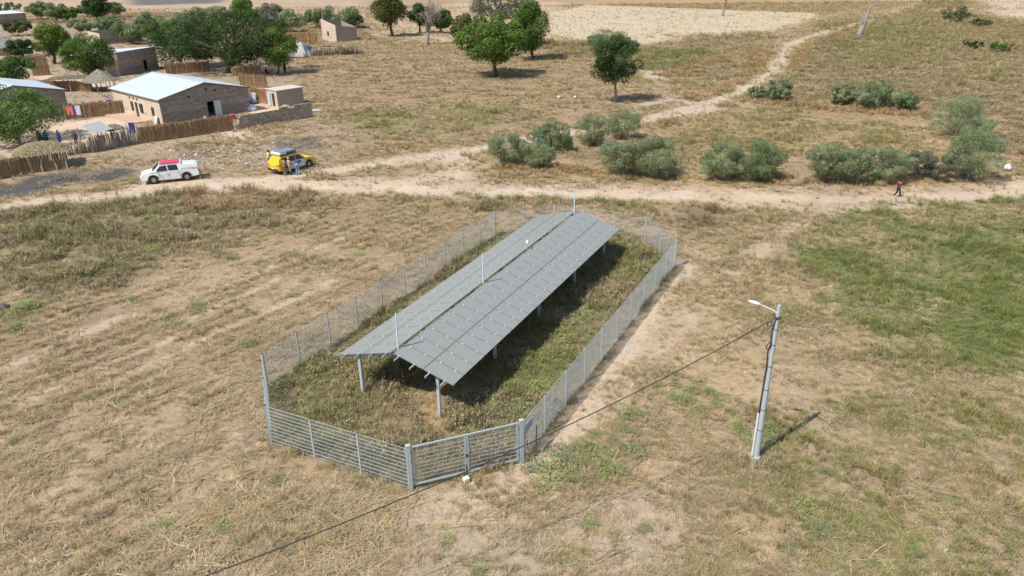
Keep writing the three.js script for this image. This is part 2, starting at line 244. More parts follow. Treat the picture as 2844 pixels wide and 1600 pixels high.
{
  const xs = [0], ds = [8]; let s = 0.24;
  while (xs[xs.length - 1] < 1900) { const l = xs[xs.length - 1]; if (l > 24) s *= 1.042; xs.push(l + s); }
  const X = [...xs.slice(1).reverse().map(v => -v), ...xs];
  while (ds[ds.length - 1] < 3000) { const l = ds[ds.length - 1]; ds.push(l + Math.max(0.14, 0.0098 * l)); }
  ds.unshift(-40, -10, 0, 4, 6.5);
  grid.X = X; grid.D = ds;
  const nx = X.length, nz = ds.length, pos = new Float32Array(nx * nz * 3), col = new Float32Array(nx * nz * 3), uv = new Float32Array(nx * nz * 2), idx = new Uint32Array((nx - 1) * (nz - 1) * 6);
  let k = 0;
  for (let j = 0; j < nz; j++) for (let i = 0; i < nx; i++, k++) {
    const x = X[i], z = -ds[j], l = land(x, z); grid.L.push(l);
    pos[k * 3] = x; pos[k * 3 + 1] = relief(x, z, l.fw, l.fs); pos[k * 3 + 2] = z;
    col[k * 3] = l.c[0] * 1.3; col[k * 3 + 1] = l.c[1] * 1.3; col[k * 3 + 2] = l.c[2] * 1.3; uv[k * 2] = x; uv[k * 2 + 1] = z;
  }
  let q = 0;
  for (let j = 0; j < nz - 1; j++) for (let i = 0; i < nx - 1; i++) { const a = j * nx + i, b = a + nx; idx[q++] = a; idx[q++] = a + 1; idx[q++] = b; idx[q++] = a + 1; idx[q++] = b + 1; idx[q++] = b; }
  const g = new THREE.BufferGeometry(); g.setAttribute('position', new THREE.BufferAttribute(pos, 3)); g.setAttribute('color', new THREE.BufferAttribute(col, 3)); g.setAttribute('uv', new THREE.BufferAttribute(uv, 2)); g.setIndex(new THREE.BufferAttribute(idx, 1)); g.computeVertexNormals();
  // fine soil: clods, chaff and straw bits, 16 m a tile
  const n = 2048, buf = new Float32Array(n * n), tr = rng(77), hash = new Float32Array(512 * 512); for (let i = 0; i < hash.length; i++) hash[i] = tr();
  const tn = (u, v, f) => { const x = u * f, y = v * f, xi = Math.floor(x), yi = Math.floor(y), fx = x - xi, fy = y - yi, H = (a, b) => hash[((b % f + f) % f % 512) * 512 + ((a % f + f) % f % 512)], sx = fx * fx * (3 - 2 * fx), sy = fy * fy * (3 - 2 * fy); return (H(xi, yi) * (1 - sx) + H(xi + 1, yi) * sx) * (1 - sy) + (H(xi, yi + 1) * (1 - sx) + H(xi + 1, yi + 1) * sx) * sy; };
  for (let j = 0; j < n; j++) for (let i = 0; i < n; i++) { const u = i / n, v = j / n; buf[j * n + i] = 0.74 + 0.13 * (tn(u, v, 60) - 0.5) + 0.2 * (tn(u, v, 190) - 0.5) + 0.22 * (tn(u, v, 512) - 0.5); }
  for (let s2 = 0; s2 < 60000; s2++) { // straw and stalks lying about
    let x = tr() * n, y = tr() * n; const an = tr() * 6.283, L = 6 + tr() * 26, dv = tr() < 0.62 ? 0.08 + tr() * 0.16 : -0.1 - tr() * 0.2, dx = Math.cos(an), dy = Math.sin(an);
    for (let t = 0; t < L; t++) { const p = ((Math.floor(y) + n) % n) * n + ((Math.floor(x) + n) % n); buf[p] = clamp(buf[p] + dv * 0.7, 0.2, 1.1); x += dx; y += dy; }
  }
  const tex = dataTex(n, (u, v, i, j) => { const b = buf[j * n + i]; return [b * 1.02, b, b * 0.97]; }, [1 / 16, 1 / 16], false);
  const ground = structure('ground', g, new THREE.MeshStandardMaterial({ vertexColors: true, map: tex, bumpMap: tex, bumpScale: 0.05, roughness: 1 }), 'dry savanna ground with sandy tracks and stubble');
  ground.castShadow = true;
}

// ---------------------------------------------------------------- ground cover (nobody could count it)
const bladeMat = new THREE.MeshStandardMaterial({ color: C(1, 1, 1), roughness: 1, side: THREE.DoubleSide });
function triGeo(tris) { const g = new THREE.BufferGeometry(); g.setAttribute('position', new THREE.Float32BufferAttribute(tris, 3)); g.computeVertexNormals(); return g; }
function bladeTuft(n, spread, lean, width, seed) { // bent blades from one root
  const r = rng(seed), t = [];
  for (let i = 0; i < n; i++) {
    const a = r() * 6.283, l = lean * (0.3 + r()), h = 0.45 + 0.55 * r(), bxx = Math.cos(a) * spread * r(), bz = Math.sin(a) * spread * r(), a2 = a + (r() - 0.5) * 1.4;
    const mx = bxx + Math.cos(a2) * l * 0.35, mz = bz + Math.sin(a2) * l * 0.35, tx = bxx + Math.cos(a2) * l, tz = bz + Math.sin(a2) * l, w = width * (0.6 + 0.7 * r()), px = -Math.sin(a2) * w, pz = Math.cos(a2) * w, my = h * 0.62, ty = h * (1 - 0.25 * l);
    t.push(bxx - px, -0.05, bz - pz, bxx + px, -0.05, bz + pz, mx + px * 0.8, my, mz + pz * 0.8, bxx - px, -0.05, bz - pz, mx + px * 0.8, my, mz + pz * 0.8, mx - px * 0.8, my, mz - pz * 0.8, mx - px * 0.8, my, mz - pz * 0.8, mx + px * 0.8, my, mz + pz * 0.8, tx, ty, tz);
  }
  return triGeo(t);
}
function strawHeap(n, seed) { // stalks lying across one another
  const r = rng(seed), t = [];
  for (let i = 0; i < n; i++) {
    const a = r() * 6.283, l = 0.5 + r() * 0.7, x = (r() - 0.5) * 1.0, z = (r() - 0.5) * 1.0, y = 0.03 + r() * 0.12, y2 = 0.02 + r() * 0.22, w = 0.007 + 0.007 * r(), dx = Math.cos(a) * l, dz = Math.sin(a) * l, px = -Math.sin(a) * w, pz = Math.cos(a) * w;
    t.push(x - px, y, z - pz, x + px, y, z + pz, x + dx + px, y2, z + dz + pz, x - px, y, z - pz, x + dx + px, y2, z + dz + pz, x + dx - px, y2, z + dz - pz);
  }
  return triGeo(t);
}
function leafClump(n, seed, size = 0.13, flat = 0.8) { // dome of small leaves on short stems
  const r = rng(seed), t = [];
  for (let i = 0; i < n; i++) {
    const a = r() * 6.283, u = Math.sqrt(r()), h = (1 - u * u * 0.6) * (0.25 + 0.75 * r()) * flat, x = Math.cos(a) * u * 0.55, z = Math.sin(a) * u * 0.55, b = r() * 6.283, s = size * (0.6 + 0.8 * r()), ti = (r() - 0.3) * 1.2;
    const dx = Math.cos(b) * s, dz = Math.sin(b) * s, dy = ti * s, wx = -Math.sin(b) * s * 0.42, wz = Math.cos(b) * s * 0.42, wy = (r() - 0.5) * s * 0.5;
    t.push(x, h, z, x + dx * 0.5 + wx, h + dy * 0.5 + wy, z + dz * 0.5 + wz, x + dx, h + dy, z + dz, x, h, z, x + dx, h + dy, z + dz, x + dx * 0.5 - wx, h + dy * 0.5 - wy, z + dz * 0.5 - wz);
    if (i % 5 === 0) t.push(x * 0.3 - 0.012, -0.05, z * 0.3, x * 0.3 + 0.012, -0.05, z * 0.3, x, h, z);
  }
  return triGeo(t);
}
const cover = {
  dry_grass: { geo: bladeTuft(16, 0.26, 0.55, 0.017, 3), m: [], c: [], label: 'dry straw coloured grass tufts all over the ground', cat: 'grass' },
  straw_litter: { geo: strawHeap(15, 5), m: [], c: [], label: 'loose straw and stalks lying on the ground', cat: 'straw' },
  green_weeds: { geo: leafClump(38, 8, 0.11), m: [], c: [], label: 'low green weeds growing among the dry grass', cat: 'weeds' },
  green_grass: { geo: bladeTuft(18, 0.25, 0.5, 0.017, 23), m: [], c: [], label: 'fine yellow green grass standing in the damper patches', cat: 'grass' },
  dry_weeds: { geo: mg([bladeTuft(9, 0.1, 0.35, 0.014, 9), leafClump(26, 10, 0.1, 1)]), m: [], c: [], label: 'taller brown seedy weeds standing in thickets', cat: 'weeds' },
};
{
  const r = rng(4242), q = new THREE.Quaternion(), yv = V(0, 1, 0), mtx = new THREE.Matrix4();
  const put = (k, x, z, s, hs, c) => { q.setFromAxisAngle(yv, r() * 6.283); mtx.compose(V(x, reliefAt(x, z), z), q, V(s, hs, s)); cover[k].m.push(...mtx.elements); cover[k].c.push(c); };
  const jit = (c, a) => { const k = 1 + (r() - 0.5) * a; return C(c[0] * k * (1 + (r() - 0.5) * 0.15), c[1] * k, c[2] * k * (1 + (r() - 0.5) * 0.25)); };
  const dryC = [[0.49, 0.385, 0.218], [0.42, 0.32, 0.178], [0.57, 0.46, 0.285], [0.35, 0.265, 0.155], [0.47, 0.345, 0.178], [0.31, 0.24, 0.145]], greenC = [[0.19, 0.21, 0.075], [0.23, 0.24, 0.095], [0.155, 0.175, 0.07], [0.27, 0.265, 0.115]], brownC = [[0.29, 0.215, 0.135], [0.35, 0.27, 0.165], [0.26, 0.215, 0.13], [0.31, 0.28, 0.15]];
  const N = 620000;
  for (let i = 0; i < N; i++) {
    // spacing opens with distance from the yard's near corner, where single plants stop being told apart
    const u = r(), d = Math.pow(Math.pow(14, 0.62) + u * (Math.pow(340, 0.62) - Math.pow(14, 0.62)), 1 / 0.62), x = (r() * 2 - 1) * (d * 0.74 + 9), z = -d;
    const l = landNear(x + ru(-0.2, 0.2, r), z + ru(-0.2, 0.2, r)), patch = 0.2 + 1.75 * clamp(0.5 + 2.2 * fbm(x * 0.28, z * 0.28, 3));
    if (r() > l.dens * patch * 0.58 * (1 + 0.75 * l.fw * Math.sin(l.fs * 2 * Math.PI / 1.15 + 0.6))) continue;
    const tall = 0.5 + 1.25 * clamp(0.42 + 1.9 * fbm(x * 0.33 + 71, z * 0.33, 3)), far = Math.pow(Math.max(1, d / 30), 0.4), gp = clamp(l.green * (0.35 + 1.3 * clamp(0.5 + 1.8 * fbm(x * 0.17 + 31, z * 0.17, 3))));
    const pick = a => a[Math.floor(r() * a.length)];
    if (r() < gp) {
      const c = jit(pick(greenC).map((v, k) => v * (l.verdant ? [0.76, 0.9, 0.74][k] : 1)), 0.5);
      if (r() < 0.6) put('green_grass', x, z, ru(0.3, 0.6, r) * far, ru(0.22, 0.5, r) * (0.35 + 0.65 * l.h) * far * tall, C(c.r * 1.25, c.g * 1.1, c.b * 0.95)); else put('green_weeds', x, z, ru(0.3, 0.6, r) * far * Math.sqrt(l.h), ru(0.2, 0.42, r) * l.h * Math.sqrt(far) * tall, c);
    }
    else if (l.h > 1 && r() < 0.36) put('dry_weeds', x, z, ru(0.35, 0.7, r) * far * Math.sqrt(tall), ru(0.4, 0.8, r) * l.h * 0.75 * tall, jit(l.tint ? brownC[0].map((v, k) => v * l.tint[k] * 1.25) : pick(brownC), 0.5));
    else if (r() < (l.fw > 0.3 ? 0.3 : 0.1) && !l.road && d < 62) put('straw_litter', x, z, ru(0.3, 0.75, r), ru(0.5, 1.1, r), jit(pick(dryC), 0.4));
    else put('dry_grass', x, z, ru(0.22, 0.5, r) * far, ru(0.14, 0.36, r) * (0.4 + 0.6 * l.h) * far * tall, jit(l.tint ? pick(dryC).map((v, k) => v * l.tint[k]) : pick(dryC), 0.45));
  }
  for (const [k, o] of Object.entries(cover)) {
    const im = new THREE.InstancedMesh(o.geo, bladeMat, o.c.length);
    for (let i = 0; i < o.c.length; i++) { mtx.fromArray(o.m, i * 16); im.setMatrixAt(i, mtx); im.setColorAt(i, o.c[i]); }
    im.name = k; tag(im, o.label, o.cat, null, 'stuff'); im.castShadow = im.receiveShadow = true; scene.add(im);
    console.log(k, o.c.length);
  }
}

// ---------------------------------------------------------------- solar array
const AANG = THREE.MathUtils.degToRad(26.727), NMOD = 23, MODW = 1.0081, SL = 3.289, SLOPE = THREE.MathUtils.degToRad(15.67), RIDGE = 3.073, RGAP = 0.085;
{
  const arr = thing('solar_array', 'long gable shaped array of dusty solar panels with sky reflection coloured in as grey on galvanised steel legs', 'solar array', V(-5.62968718, 0, -30.18375817), -AANG);
  const cell = dataTex(96, (u, v, i, j) => { // cell grid, busbars, dust film; the pale grey also paints in reflected sky
    const cu = (u * 6) % 1, cv = (v * 10) % 1, edge = Math.min(cu, 1 - cu) < 0.035 || Math.min(cv, 1 - cv) < 0.035, bus = Math.abs(cu - 0.33) < 0.02 || Math.abs(cu - 0.67) < 0.02, n = 0.05 * fbm(i * 0.13, j * 0.09, 3);
    const c = edge ? [0.34, 0.345, 0.31] : bus ? [0.3, 0.308, 0.278] : [0.268, 0.279, 0.25]; return c.map(q => q + n);
  }, null, false, 160);
  const glass = new THREE.MeshPhysicalMaterial({ map: cell, roughness: 0.55, metalness: 0, clearcoat: 1, clearcoatRoughness: 0.24 }), frame = mat(0.24, 0.245, 0.23, 0.6, 0.15);
  const len = (SL - 0.022) / 2, pw = MODW - 0.018;
  const frameGeo = mg([bx(pw, 0.038, 0.028, 0, 0, len / 2 - 0.014), bx(pw, 0.038, 0.028, 0, 0, -len / 2 + 0.014), bx(0.028, 0.038, len - 0.056, pw / 2 - 0.014, 0, 0), bx(0.028, 0.038, len - 0.056, -pw / 2 + 0.014, 0, 0)]);
  const glassGeo = new THREE.BoxGeometry(pw - 0.05, 0.012, len - 0.05).translate(0, 0.012, 0);
  const slopeMatrix = side => { // local x along the array, z down the slope
    const m = new THREE.Matrix4(), down = V(side * Math.cos(SLOPE), -Math.sin(SLOPE), 0), alongV = V(0, 0, side > 0 ? 1 : -1), up = down.clone().cross(alongV); if (up.y < 0) up.negate();
    const xax = up.clone().cross(down); m.makeBasis(xax, up, down); m.setPosition(side * RGAP, RIDGE, 0); return m;
  };
  for (const side of [-1, 1]) {
    const S = slopeMatrix(side), X = V(0, 0, 0).setFromMatrixColumn(S, 0), D = V(0, 0, 0).setFromMatrixColumn(S, 2), U = V(0, 0, 0).setFromMatrixColumn(S, 1), O = V(side * RGAP, RIDGE, 0), rot = new THREE.Quaternion().setFromRotationMatrix(S);
    for (let row = 0; row < 2; row++) for (let u = 0; u < NMOD; u++) {
      const p = part('solar_panel', frameGeo, frame, arr); p.quaternion.copy(rot);
      p.position.copy(O).addScaledVector(D, len / 2 + row * (len + 0.022)).add(V(0, 0, -(u + 0.5) * MODW)).addScaledVector(U, ru(-0.003, 0.003));
      part('glass', glassGeo, glass, p);
    }
    const vs = [0.083, 0.345, 0.605, 0.859];
    for (const v of vs) { // purlins: folded steel channel, running out past the front panels
      const a = O.clone().addScaledVector(D, v * SL).addScaledVector(U, -0.065), z1 = 0.34, z2 = -NMOD * MODW - 0.15;
      part('purlin', [bx(0.055, 0.012, z1 - z2, 0, 0.036, (z1 + z2) / 2), bx(0.012, 0.07, z1 - z2, -0.022, 0, (z1 + z2) / 2), bx(0.055, 0.012, z1 - z2, 0, -0.036, (z1 + z2) / 2)].map(g => g.rotateZ(-side * SLOPE).translate(a.x, a.y, a.z)), M.alu, arr);
    }
    const clips = [];
    for (const v of vs) for (let u = 0; u <= NMOD; u++) { const a = O.clone().addScaledVector(D, v * SL).addScaledVector(U, 0.026); clips.push(bx(0.06, 0.014, 0.075).rotateZ(-side * SLOPE).translate(a.x, a.y, -u * MODW)); }
    const cm = part('panel_clamps', clips, mat(0.8, 0.8, 0.8, 0.35, 0.3), arr); cm.userData.kind = 'stuff';
  }
  for (let k = 0; k < 5; k++) { // portal frames
    const z = -(0.31 + k * 5.59) * MODW, e = RGAP + SL * 0.97 * Math.cos(SLOPE), ye = RIDGE - SL * 0.97 * Math.sin(SLOPE) - 0.17, lx = RGAP + 0.681 * SL * Math.cos(SLOPE), ly = RIDGE - 0.681 * SL * Math.sin(SLOPE) - 0.2;
    for (const s of [-1, 1]) {
      part('rafter', bar(V(s * 0.02, RIDGE - 0.17, z), V(s * e, ye, z), 0.08, 0.12), M.galv, arr);
      part('leg', bx(0.15, ly + 0.5, 0.11, s * lx, (ly - 0.5) / 2, z), M.galv, arr);
    }
  }
  for (const [u, h] of [[0.5, 1.85], [8.85, 1.8], [22.35, 1.8]]) part('lightning_rod', [new THREE.CylinderGeometry(0.034, 0.044, h + 0.4, 8).translate(0, RIDGE + (h - 0.4) / 2, -u * MODW), bx(0.12, 0.1, 0.1, 0, RIDGE - 0.16, -u * MODW)], mat(0.62, 0.74, 0.82, 0.5, 0.05), arr);
  const sp2 = part('sensor_post', new THREE.CylinderGeometry(0.015, 0.015, 0.7, 6).translate(0, RIDGE + 0.15, -14.6 * MODW), M.alu, arr);
  part('sensor_box', rbx(0.15, 0.2, 0.1, 0.02, 0, RIDGE + 0.5, -14.6 * MODW), mat(0.85, 0.85, 0.84, 0.4), sp2);
}
// ---------------------------------------------------------------- fence, gate and what stands by them
function meshPanel(a, b, y0, y1, first = 0) { // welded twin-wire panel between two ground points
  const d = b.clone().sub(a).setY(0), L = d.length(); d.normalize(); const n = V(-d.z, 0, d.x), out = [];
  const put = (g, s, y) => { const m = new THREE.Matrix4().makeBasis(d, V(0, 1, 0), n); m.setPosition(a.x + d.x * s, y, a.z + d.z * s); return g.applyMatrix4(m); };
  const rows = Math.round((y1 - y0) / 0.2);
  for (let i = 0; i <= rows; i++) for (const o of [-0.009, 0.009]) out.push(put(new THREE.BoxGeometry(L, 0.0095, 0.008).translate(0, 0, o), L / 2, y0 + (y1 - y0) * i / rows));
  const nv = Math.round(L / 0.06); for (let i = 1; i < nv; i++) out.push(put(new THREE.BoxGeometry(0.005, y1 - y0, 0.005), L * i / nv, (y0 + y1) / 2));
  return mg(out);
}
{
  const f = thing('mesh_fence', 'galvanised welded mesh fence closing an octagonal yard round the solar array', 'fence', null), spans = [3, 2, 10, 2, 3, 2, 10];
  const seen = [];
  for (let i = 0; i < 7; i++) {
    const a = fenceC[i], b = fenceC[i + 1], n = spans[i];
    for (let k = 0; k < n; k++) {
      const p = a.clone().lerp(b, k / n), q = a.clone().lerp(b, (k + 1) / n);
      part('mesh_panel', meshPanel(p, q, 0.06, FH - 0.03), M.galvWire, f);
      if (i || k) seen.push([p, k === 0, b.clone().sub(a)]);
    }
  }
  for (const [p, corner, d] of seen) { // posts stand just inside the mesh line
    const an = Math.atan2(-d.z, d.x), s = corner ? 0.09 : 0.06;
    const po = part('post', bx(s, FH + 0.45, s), M.galv, f); po.position.set(p.x, (FH - 0.45) / 2 + 0.01, p.z); po.rotation.y = an;
    part('post_cap', bx(s + 0.012, 0.015, s + 0.012, 0, (FH + 0.45) / 2 + 0.0075, 0), M.steelDark, po);
  }
  const A = fenceC[0], B = fenceC[7], d = B.clone().sub(A), L = d.length(); d.normalize();
  const g = thing('double_gate', 'galvanised double gate with mesh infill and two thick posts', 'gate', A.clone(), Math.atan2(-d.z, d.x));
  for (const x of [0.02, L - 0.02]) { const p = part('gate_post', [bx(0.17, 2.2, 0.15, x, 1.08, 0), bx(0.09, 0.5, 0.09, x, -0.2, 0)], M.galv, g); part('post_cap', bx(0.19, 0.02, 0.17, x, 2.19, 0), M.galv, p); }
  const w = (L - 0.04 - 0.17) / 2 - 0.06, x0 = 0.02 + 0.085 + 0.05;
  for (const k of [0, 1]) {
    const xa = x0 + k * (w + 0.02), xb = xa + w, fr = part('gate_leaf_frame', [bx(w, 0.065, 0.055, (xa + xb) / 2, 2.06, 0), bx(w, 0.065, 0.055, (xa + xb) / 2, 0.2, 0), bx(0.075, 1.795, 0.055, xa + 0.038, 1.13, 0), bx(0.075, 1.795, 0.055, xb - 0.038, 1.13, 0)], M.galv, g);
    part('mesh_infill', meshPanel(V(xa + 0.075, 0, 0), V(xb - 0.075, 0, 0), 0.26, 2.0), M.galvWire, fr);
    for (const y of [0.45, 1.8]) part('hinge', bx(0.05, 0.1, 0.07, k ? xb + 0.02 : xa - 0.02, y, 0), M.steelDark, fr);
  }
  part('lock_bolt', [bx(0.12, 0.16, 0.075, x0 + w, 1.05, 0), bx(0.025, 0.45, 0.02, x0 + w - 0.05, 0.4, 0.045)], M.steelDark, g);
  const st = at(1295, 1336); solo('concrete_block', [rbx(0.28, 0.2, 0.24, 0.05).rotateY(0.5).translate(st.x, 0.1, st.z)], mat(0.68, 0.66, 0.6, 0.9), 'small white stone block holding the foot of the gate', 'block');
  const q0 = fenceC[7].clone().lerp(fenceC[6], 0.012), q1 = fenceC[7].clone().lerp(fenceC[6], 0.04), out = V(q1.z - q0.z, 0, -(q1.x - q0.x)).normalize(); if (out.x < 0) out.negate();
  const sg = thing('notice_board', 'small pale blue notice plate wired to the mesh beside the gate post', 'sign', null);
  part('plate', bar(q0.clone().addScaledVector(out, 0.03).setY(1.5), q1.clone().addScaledVector(out, 0.03).setY(1.55), 0.012, 0.42), mat(0.3, 0.34, 0.55, 0.5), sg);
  part('plate_border', [bar(q0.clone().addScaledVector(out, 0.045).setY(1.76), q1.clone().addScaledVector(out, 0.045).setY(1.76), 0.01, 0.04)], M.white, sg);
  const rp = fenceC[7].clone().lerp(fenceC[6], 0.05).addScaledVector(out, 0.12); solo('dark_upright', new THREE.CylinderGeometry(0.022, 0.022, 1.35, 8).translate(rp.x, 0.55, rp.z), M.steelDark, 'thin dark upright stake standing against the fence beside the notice plate', 'rod');  // plain dark upright, purpose unknown
}
// ---------------------------------------------------------------- street lamp and overhead cable
{
  const b = at(2099, 1272), H = 7.35, l = thing('street_lamp', 'tall octagonal galvanised street lamp with a short white arm', 'street lamp', b, 0);
  part('pole', new THREE.CylinderGeometry(0.075, 0.15, H + 0.3, 8).translate(0, (H - 0.3) / 2, 0), M.galv, l);
  const bands = []; for (const y of [1.5, 2.5, 3.5, 4.6, 5.6, 6.3, 6.75]) bands.push(new THREE.CylinderGeometry(0.153 - 0.0098 * y + 0.004, 0.153 - 0.0098 * y + 0.004, 0.03, 8).translate(0, y, 0)); part('bands', bands, M.steelDark, l);
  part('conduit', new THREE.CylinderGeometry(0.045, 0.045, 2.35, 10).translate(-0.19, 1.15, 0.03), M.white, l);
  part('down_lead', limb([V(-0.17, 2.3, 0.03), V(-0.165, 3.4, 0.03), V(-0.15, 4.6, 0.04), V(-0.2, 5.3, 0.05), V(-0.13, 5.6, 0.05), V(-0.16, 6.2, 0.05), V(-0.1, 6.7, 0.05)], [0.03, 0.03, 0.03, 0.028, 0.028, 0.025, 0.025], 6), M.cable, l);
  part('cable_loop', new THREE.TorusGeometry(0.13, 0.022, 6, 20).rotateY(0.4).translate(-0.2, 5.55, 0.06), M.cable, l);
  part('cable_clamp', [limb([V(-0.05, 6.85, 0), V(-0.25, 6.7, 0.05), V(-0.42, 6.62, 0.1)], [0.03, 0.03, 0.03], 6), bx(0.26, 0.08, 0.2, 0, 6.82, 0), new THREE.TorusGeometry(0.1, 0.02, 6, 16).translate(-0.3, 6.55, 0.06)], M.steelDark, l);
  const arm = part('arm', limb([V(-0.04, 7.0, 0), V(-0.2, 7.12, -0.04), V(-0.55, 7.26, -0.1), V(-0.78, 7.34, -0.14)], [0.028, 0.028, 0.026, 0.026], 8), M.white, l);
  const hd = part('lamp_head', new THREE.SphereGeometry(1, 16, 10).scale(0.26, 0.055, 0.12).rotateZ(-0.25).rotateY(-0.17).translate(-0.93, 7.4, -0.17), mat(0.82, 0.83, 0.84, 0.35), l);
  part('lamp_lens', new THREE.SphereGeometry(1, 12, 8, 0, 6.29, 1.6, 1.5).scale(0.19, 0.04, 0.09).rotateZ(-0.25).rotateY(-0.17).translate(-0.94, 7.385, -0.17), mat(0.4, 0.42, 0.44, 0.15), hd);
  part('footing', new THREE.CylinderGeometry(0.26, 0.34, 0.4, 12).translate(-0.08, -0.05, 0.02), M.concrete, l);
  const c = [], rr = [], dir = V(-0.882, 0, 0.468), a = b.clone().add(V(-0.4, 0, 0.1));
  for (let s = 0; s <= 49; s += 1.4) { c.push(a.clone().addScaledVector(dir, s).setY(6.66 - 0.235 * s + 0.0048 * s * s)); rr.push(0.019); }
  solo('overhead_cable', limb(c, rr, 6), M.cable, 'black bundled overhead cable hanging from the street lamp across the yard corner', 'cable');
}

// ---------------------------------------------------------------- trees and shrubs
const leafMat = new THREE.MeshPhysicalMaterial({ vertexColors: true, roughness: 0.9, side: THREE.DoubleSide, specularIntensity: 0.3, transmission: 0.3, thickness: 0 });
const PAL = {
  mango: [[0.085, 0.155, 0.026], [0.11, 0.19, 0.034], [0.065, 0.12, 0.024], [0.135, 0.21, 0.045]],
  olive: [[0.1, 0.125, 0.035], [0.13, 0.15, 0.045], [0.085, 0.105, 0.03], [0.16, 0.15, 0.045]],
  bright: [[0.14, 0.22, 0.035], [0.1, 0.18, 0.03], [0.18, 0.25, 0.05], [0.08, 0.14, 0.025]],
  deep: [[0.045, 0.085, 0.025], [0.06, 0.11, 0.03], [0.075, 0.13, 0.035], [0.04, 0.07, 0.022]],
  feather: [[0.17, 0.25, 0.105], [0.21, 0.285, 0.13], [0.14, 0.205, 0.09], [0.25, 0.3, 0.15]],
  grey: [[0.17, 0.18, 0.12], [0.21, 0.21, 0.15], [0.14, 0.155, 0.1]],
  sage: [[0.235, 0.295, 0.145], [0.285, 0.34, 0.18], [0.2, 0.255, 0.12], [0.33, 0.37, 0.215]],
  light: [[0.17, 0.27, 0.07], [0.13, 0.22, 0.055], [0.21, 0.31, 0.09], [0.1, 0.17, 0.045]],
};
function makeLeaves(lobes, count, size, pal, r, up = 0.25, slim = 0.45) { // leaf faces through the lobes, thicker toward their outsides
  const pos = new Float32Array(count * 18), col = new Float32Array(count * 18), tot = lobes.reduce((s, l) => s + l.r * l.r, 0); let k = 0;
  const d = V(0, 0, 0), t = V(0, 0, 0), b = V(0, 0, 0), p = V(0, 0, 0);
  for (const L of lobes) {
    const n = Math.round(count * L.r * L.r / tot), tone = 0.82 + 0.36 * r();
    for (let i = 0; i < n && k < count; i++, k++) {
      d.set(r() * 2 - 1, r() * 2 - 1 + up, r() * 2 - 1).normalize();
      const rad = L.r * (0.62 + 0.45 * Math.pow(r(), 0.6));
      p.set(L.x + d.x * rad, L.y + d.y * rad * (L.sy || 0.85), L.z + d.z * rad);
      t.set(r() * 2 - 1, r() * 2 - 1, r() * 2 - 1).cross(d).normalize(); b.copy(d).cross(t).lerp(V(r() - 0.5, r() - 0.5, r() - 0.5), 0.55).normalize();
      const s = size * (0.6 + 0.8 * r()), w = s * slim, c = pal[Math.floor(r() * pal.length)], f = tone * (0.8 + 0.4 * r()), o = k * 18;
      const ax = p.x - t.x * s / 2, ay = p.y - t.y * s / 2, az = p.z - t.z * s / 2, ex = p.x + t.x * s / 2, ey = p.y + t.y * s / 2 - s * 0.12, ez = p.z + t.z * s / 2, lx = p.x + b.x * w / 2, ly = p.y + b.y * w / 2, lz = p.z + b.z * w / 2, mx = p.x - b.x * w / 2, my = p.y - b.y * w / 2, mz = p.z - b.z * w / 2;
      pos.set([ax, ay, az, lx, ly, lz, ex, ey, ez, ax, ay, az, ex, ey, ez, mx, my, mz], o);
      for (let q = 0; q < 6; q++) { col[o + q * 3] = c[0] * f; col[o + q * 3 + 1] = c[1] * f; col[o + q * 3 + 2] = c[2] * f; }
    }
  }
  const g = new THREE.BufferGeometry(); g.setAttribute('position', new THREE.BufferAttribute(pos.slice(0, k * 18), 3)); g.setAttribute('color', new THREE.BufferAttribute(col.slice(0, k * 18), 3)); g.computeVertexNormals(); return g;
}
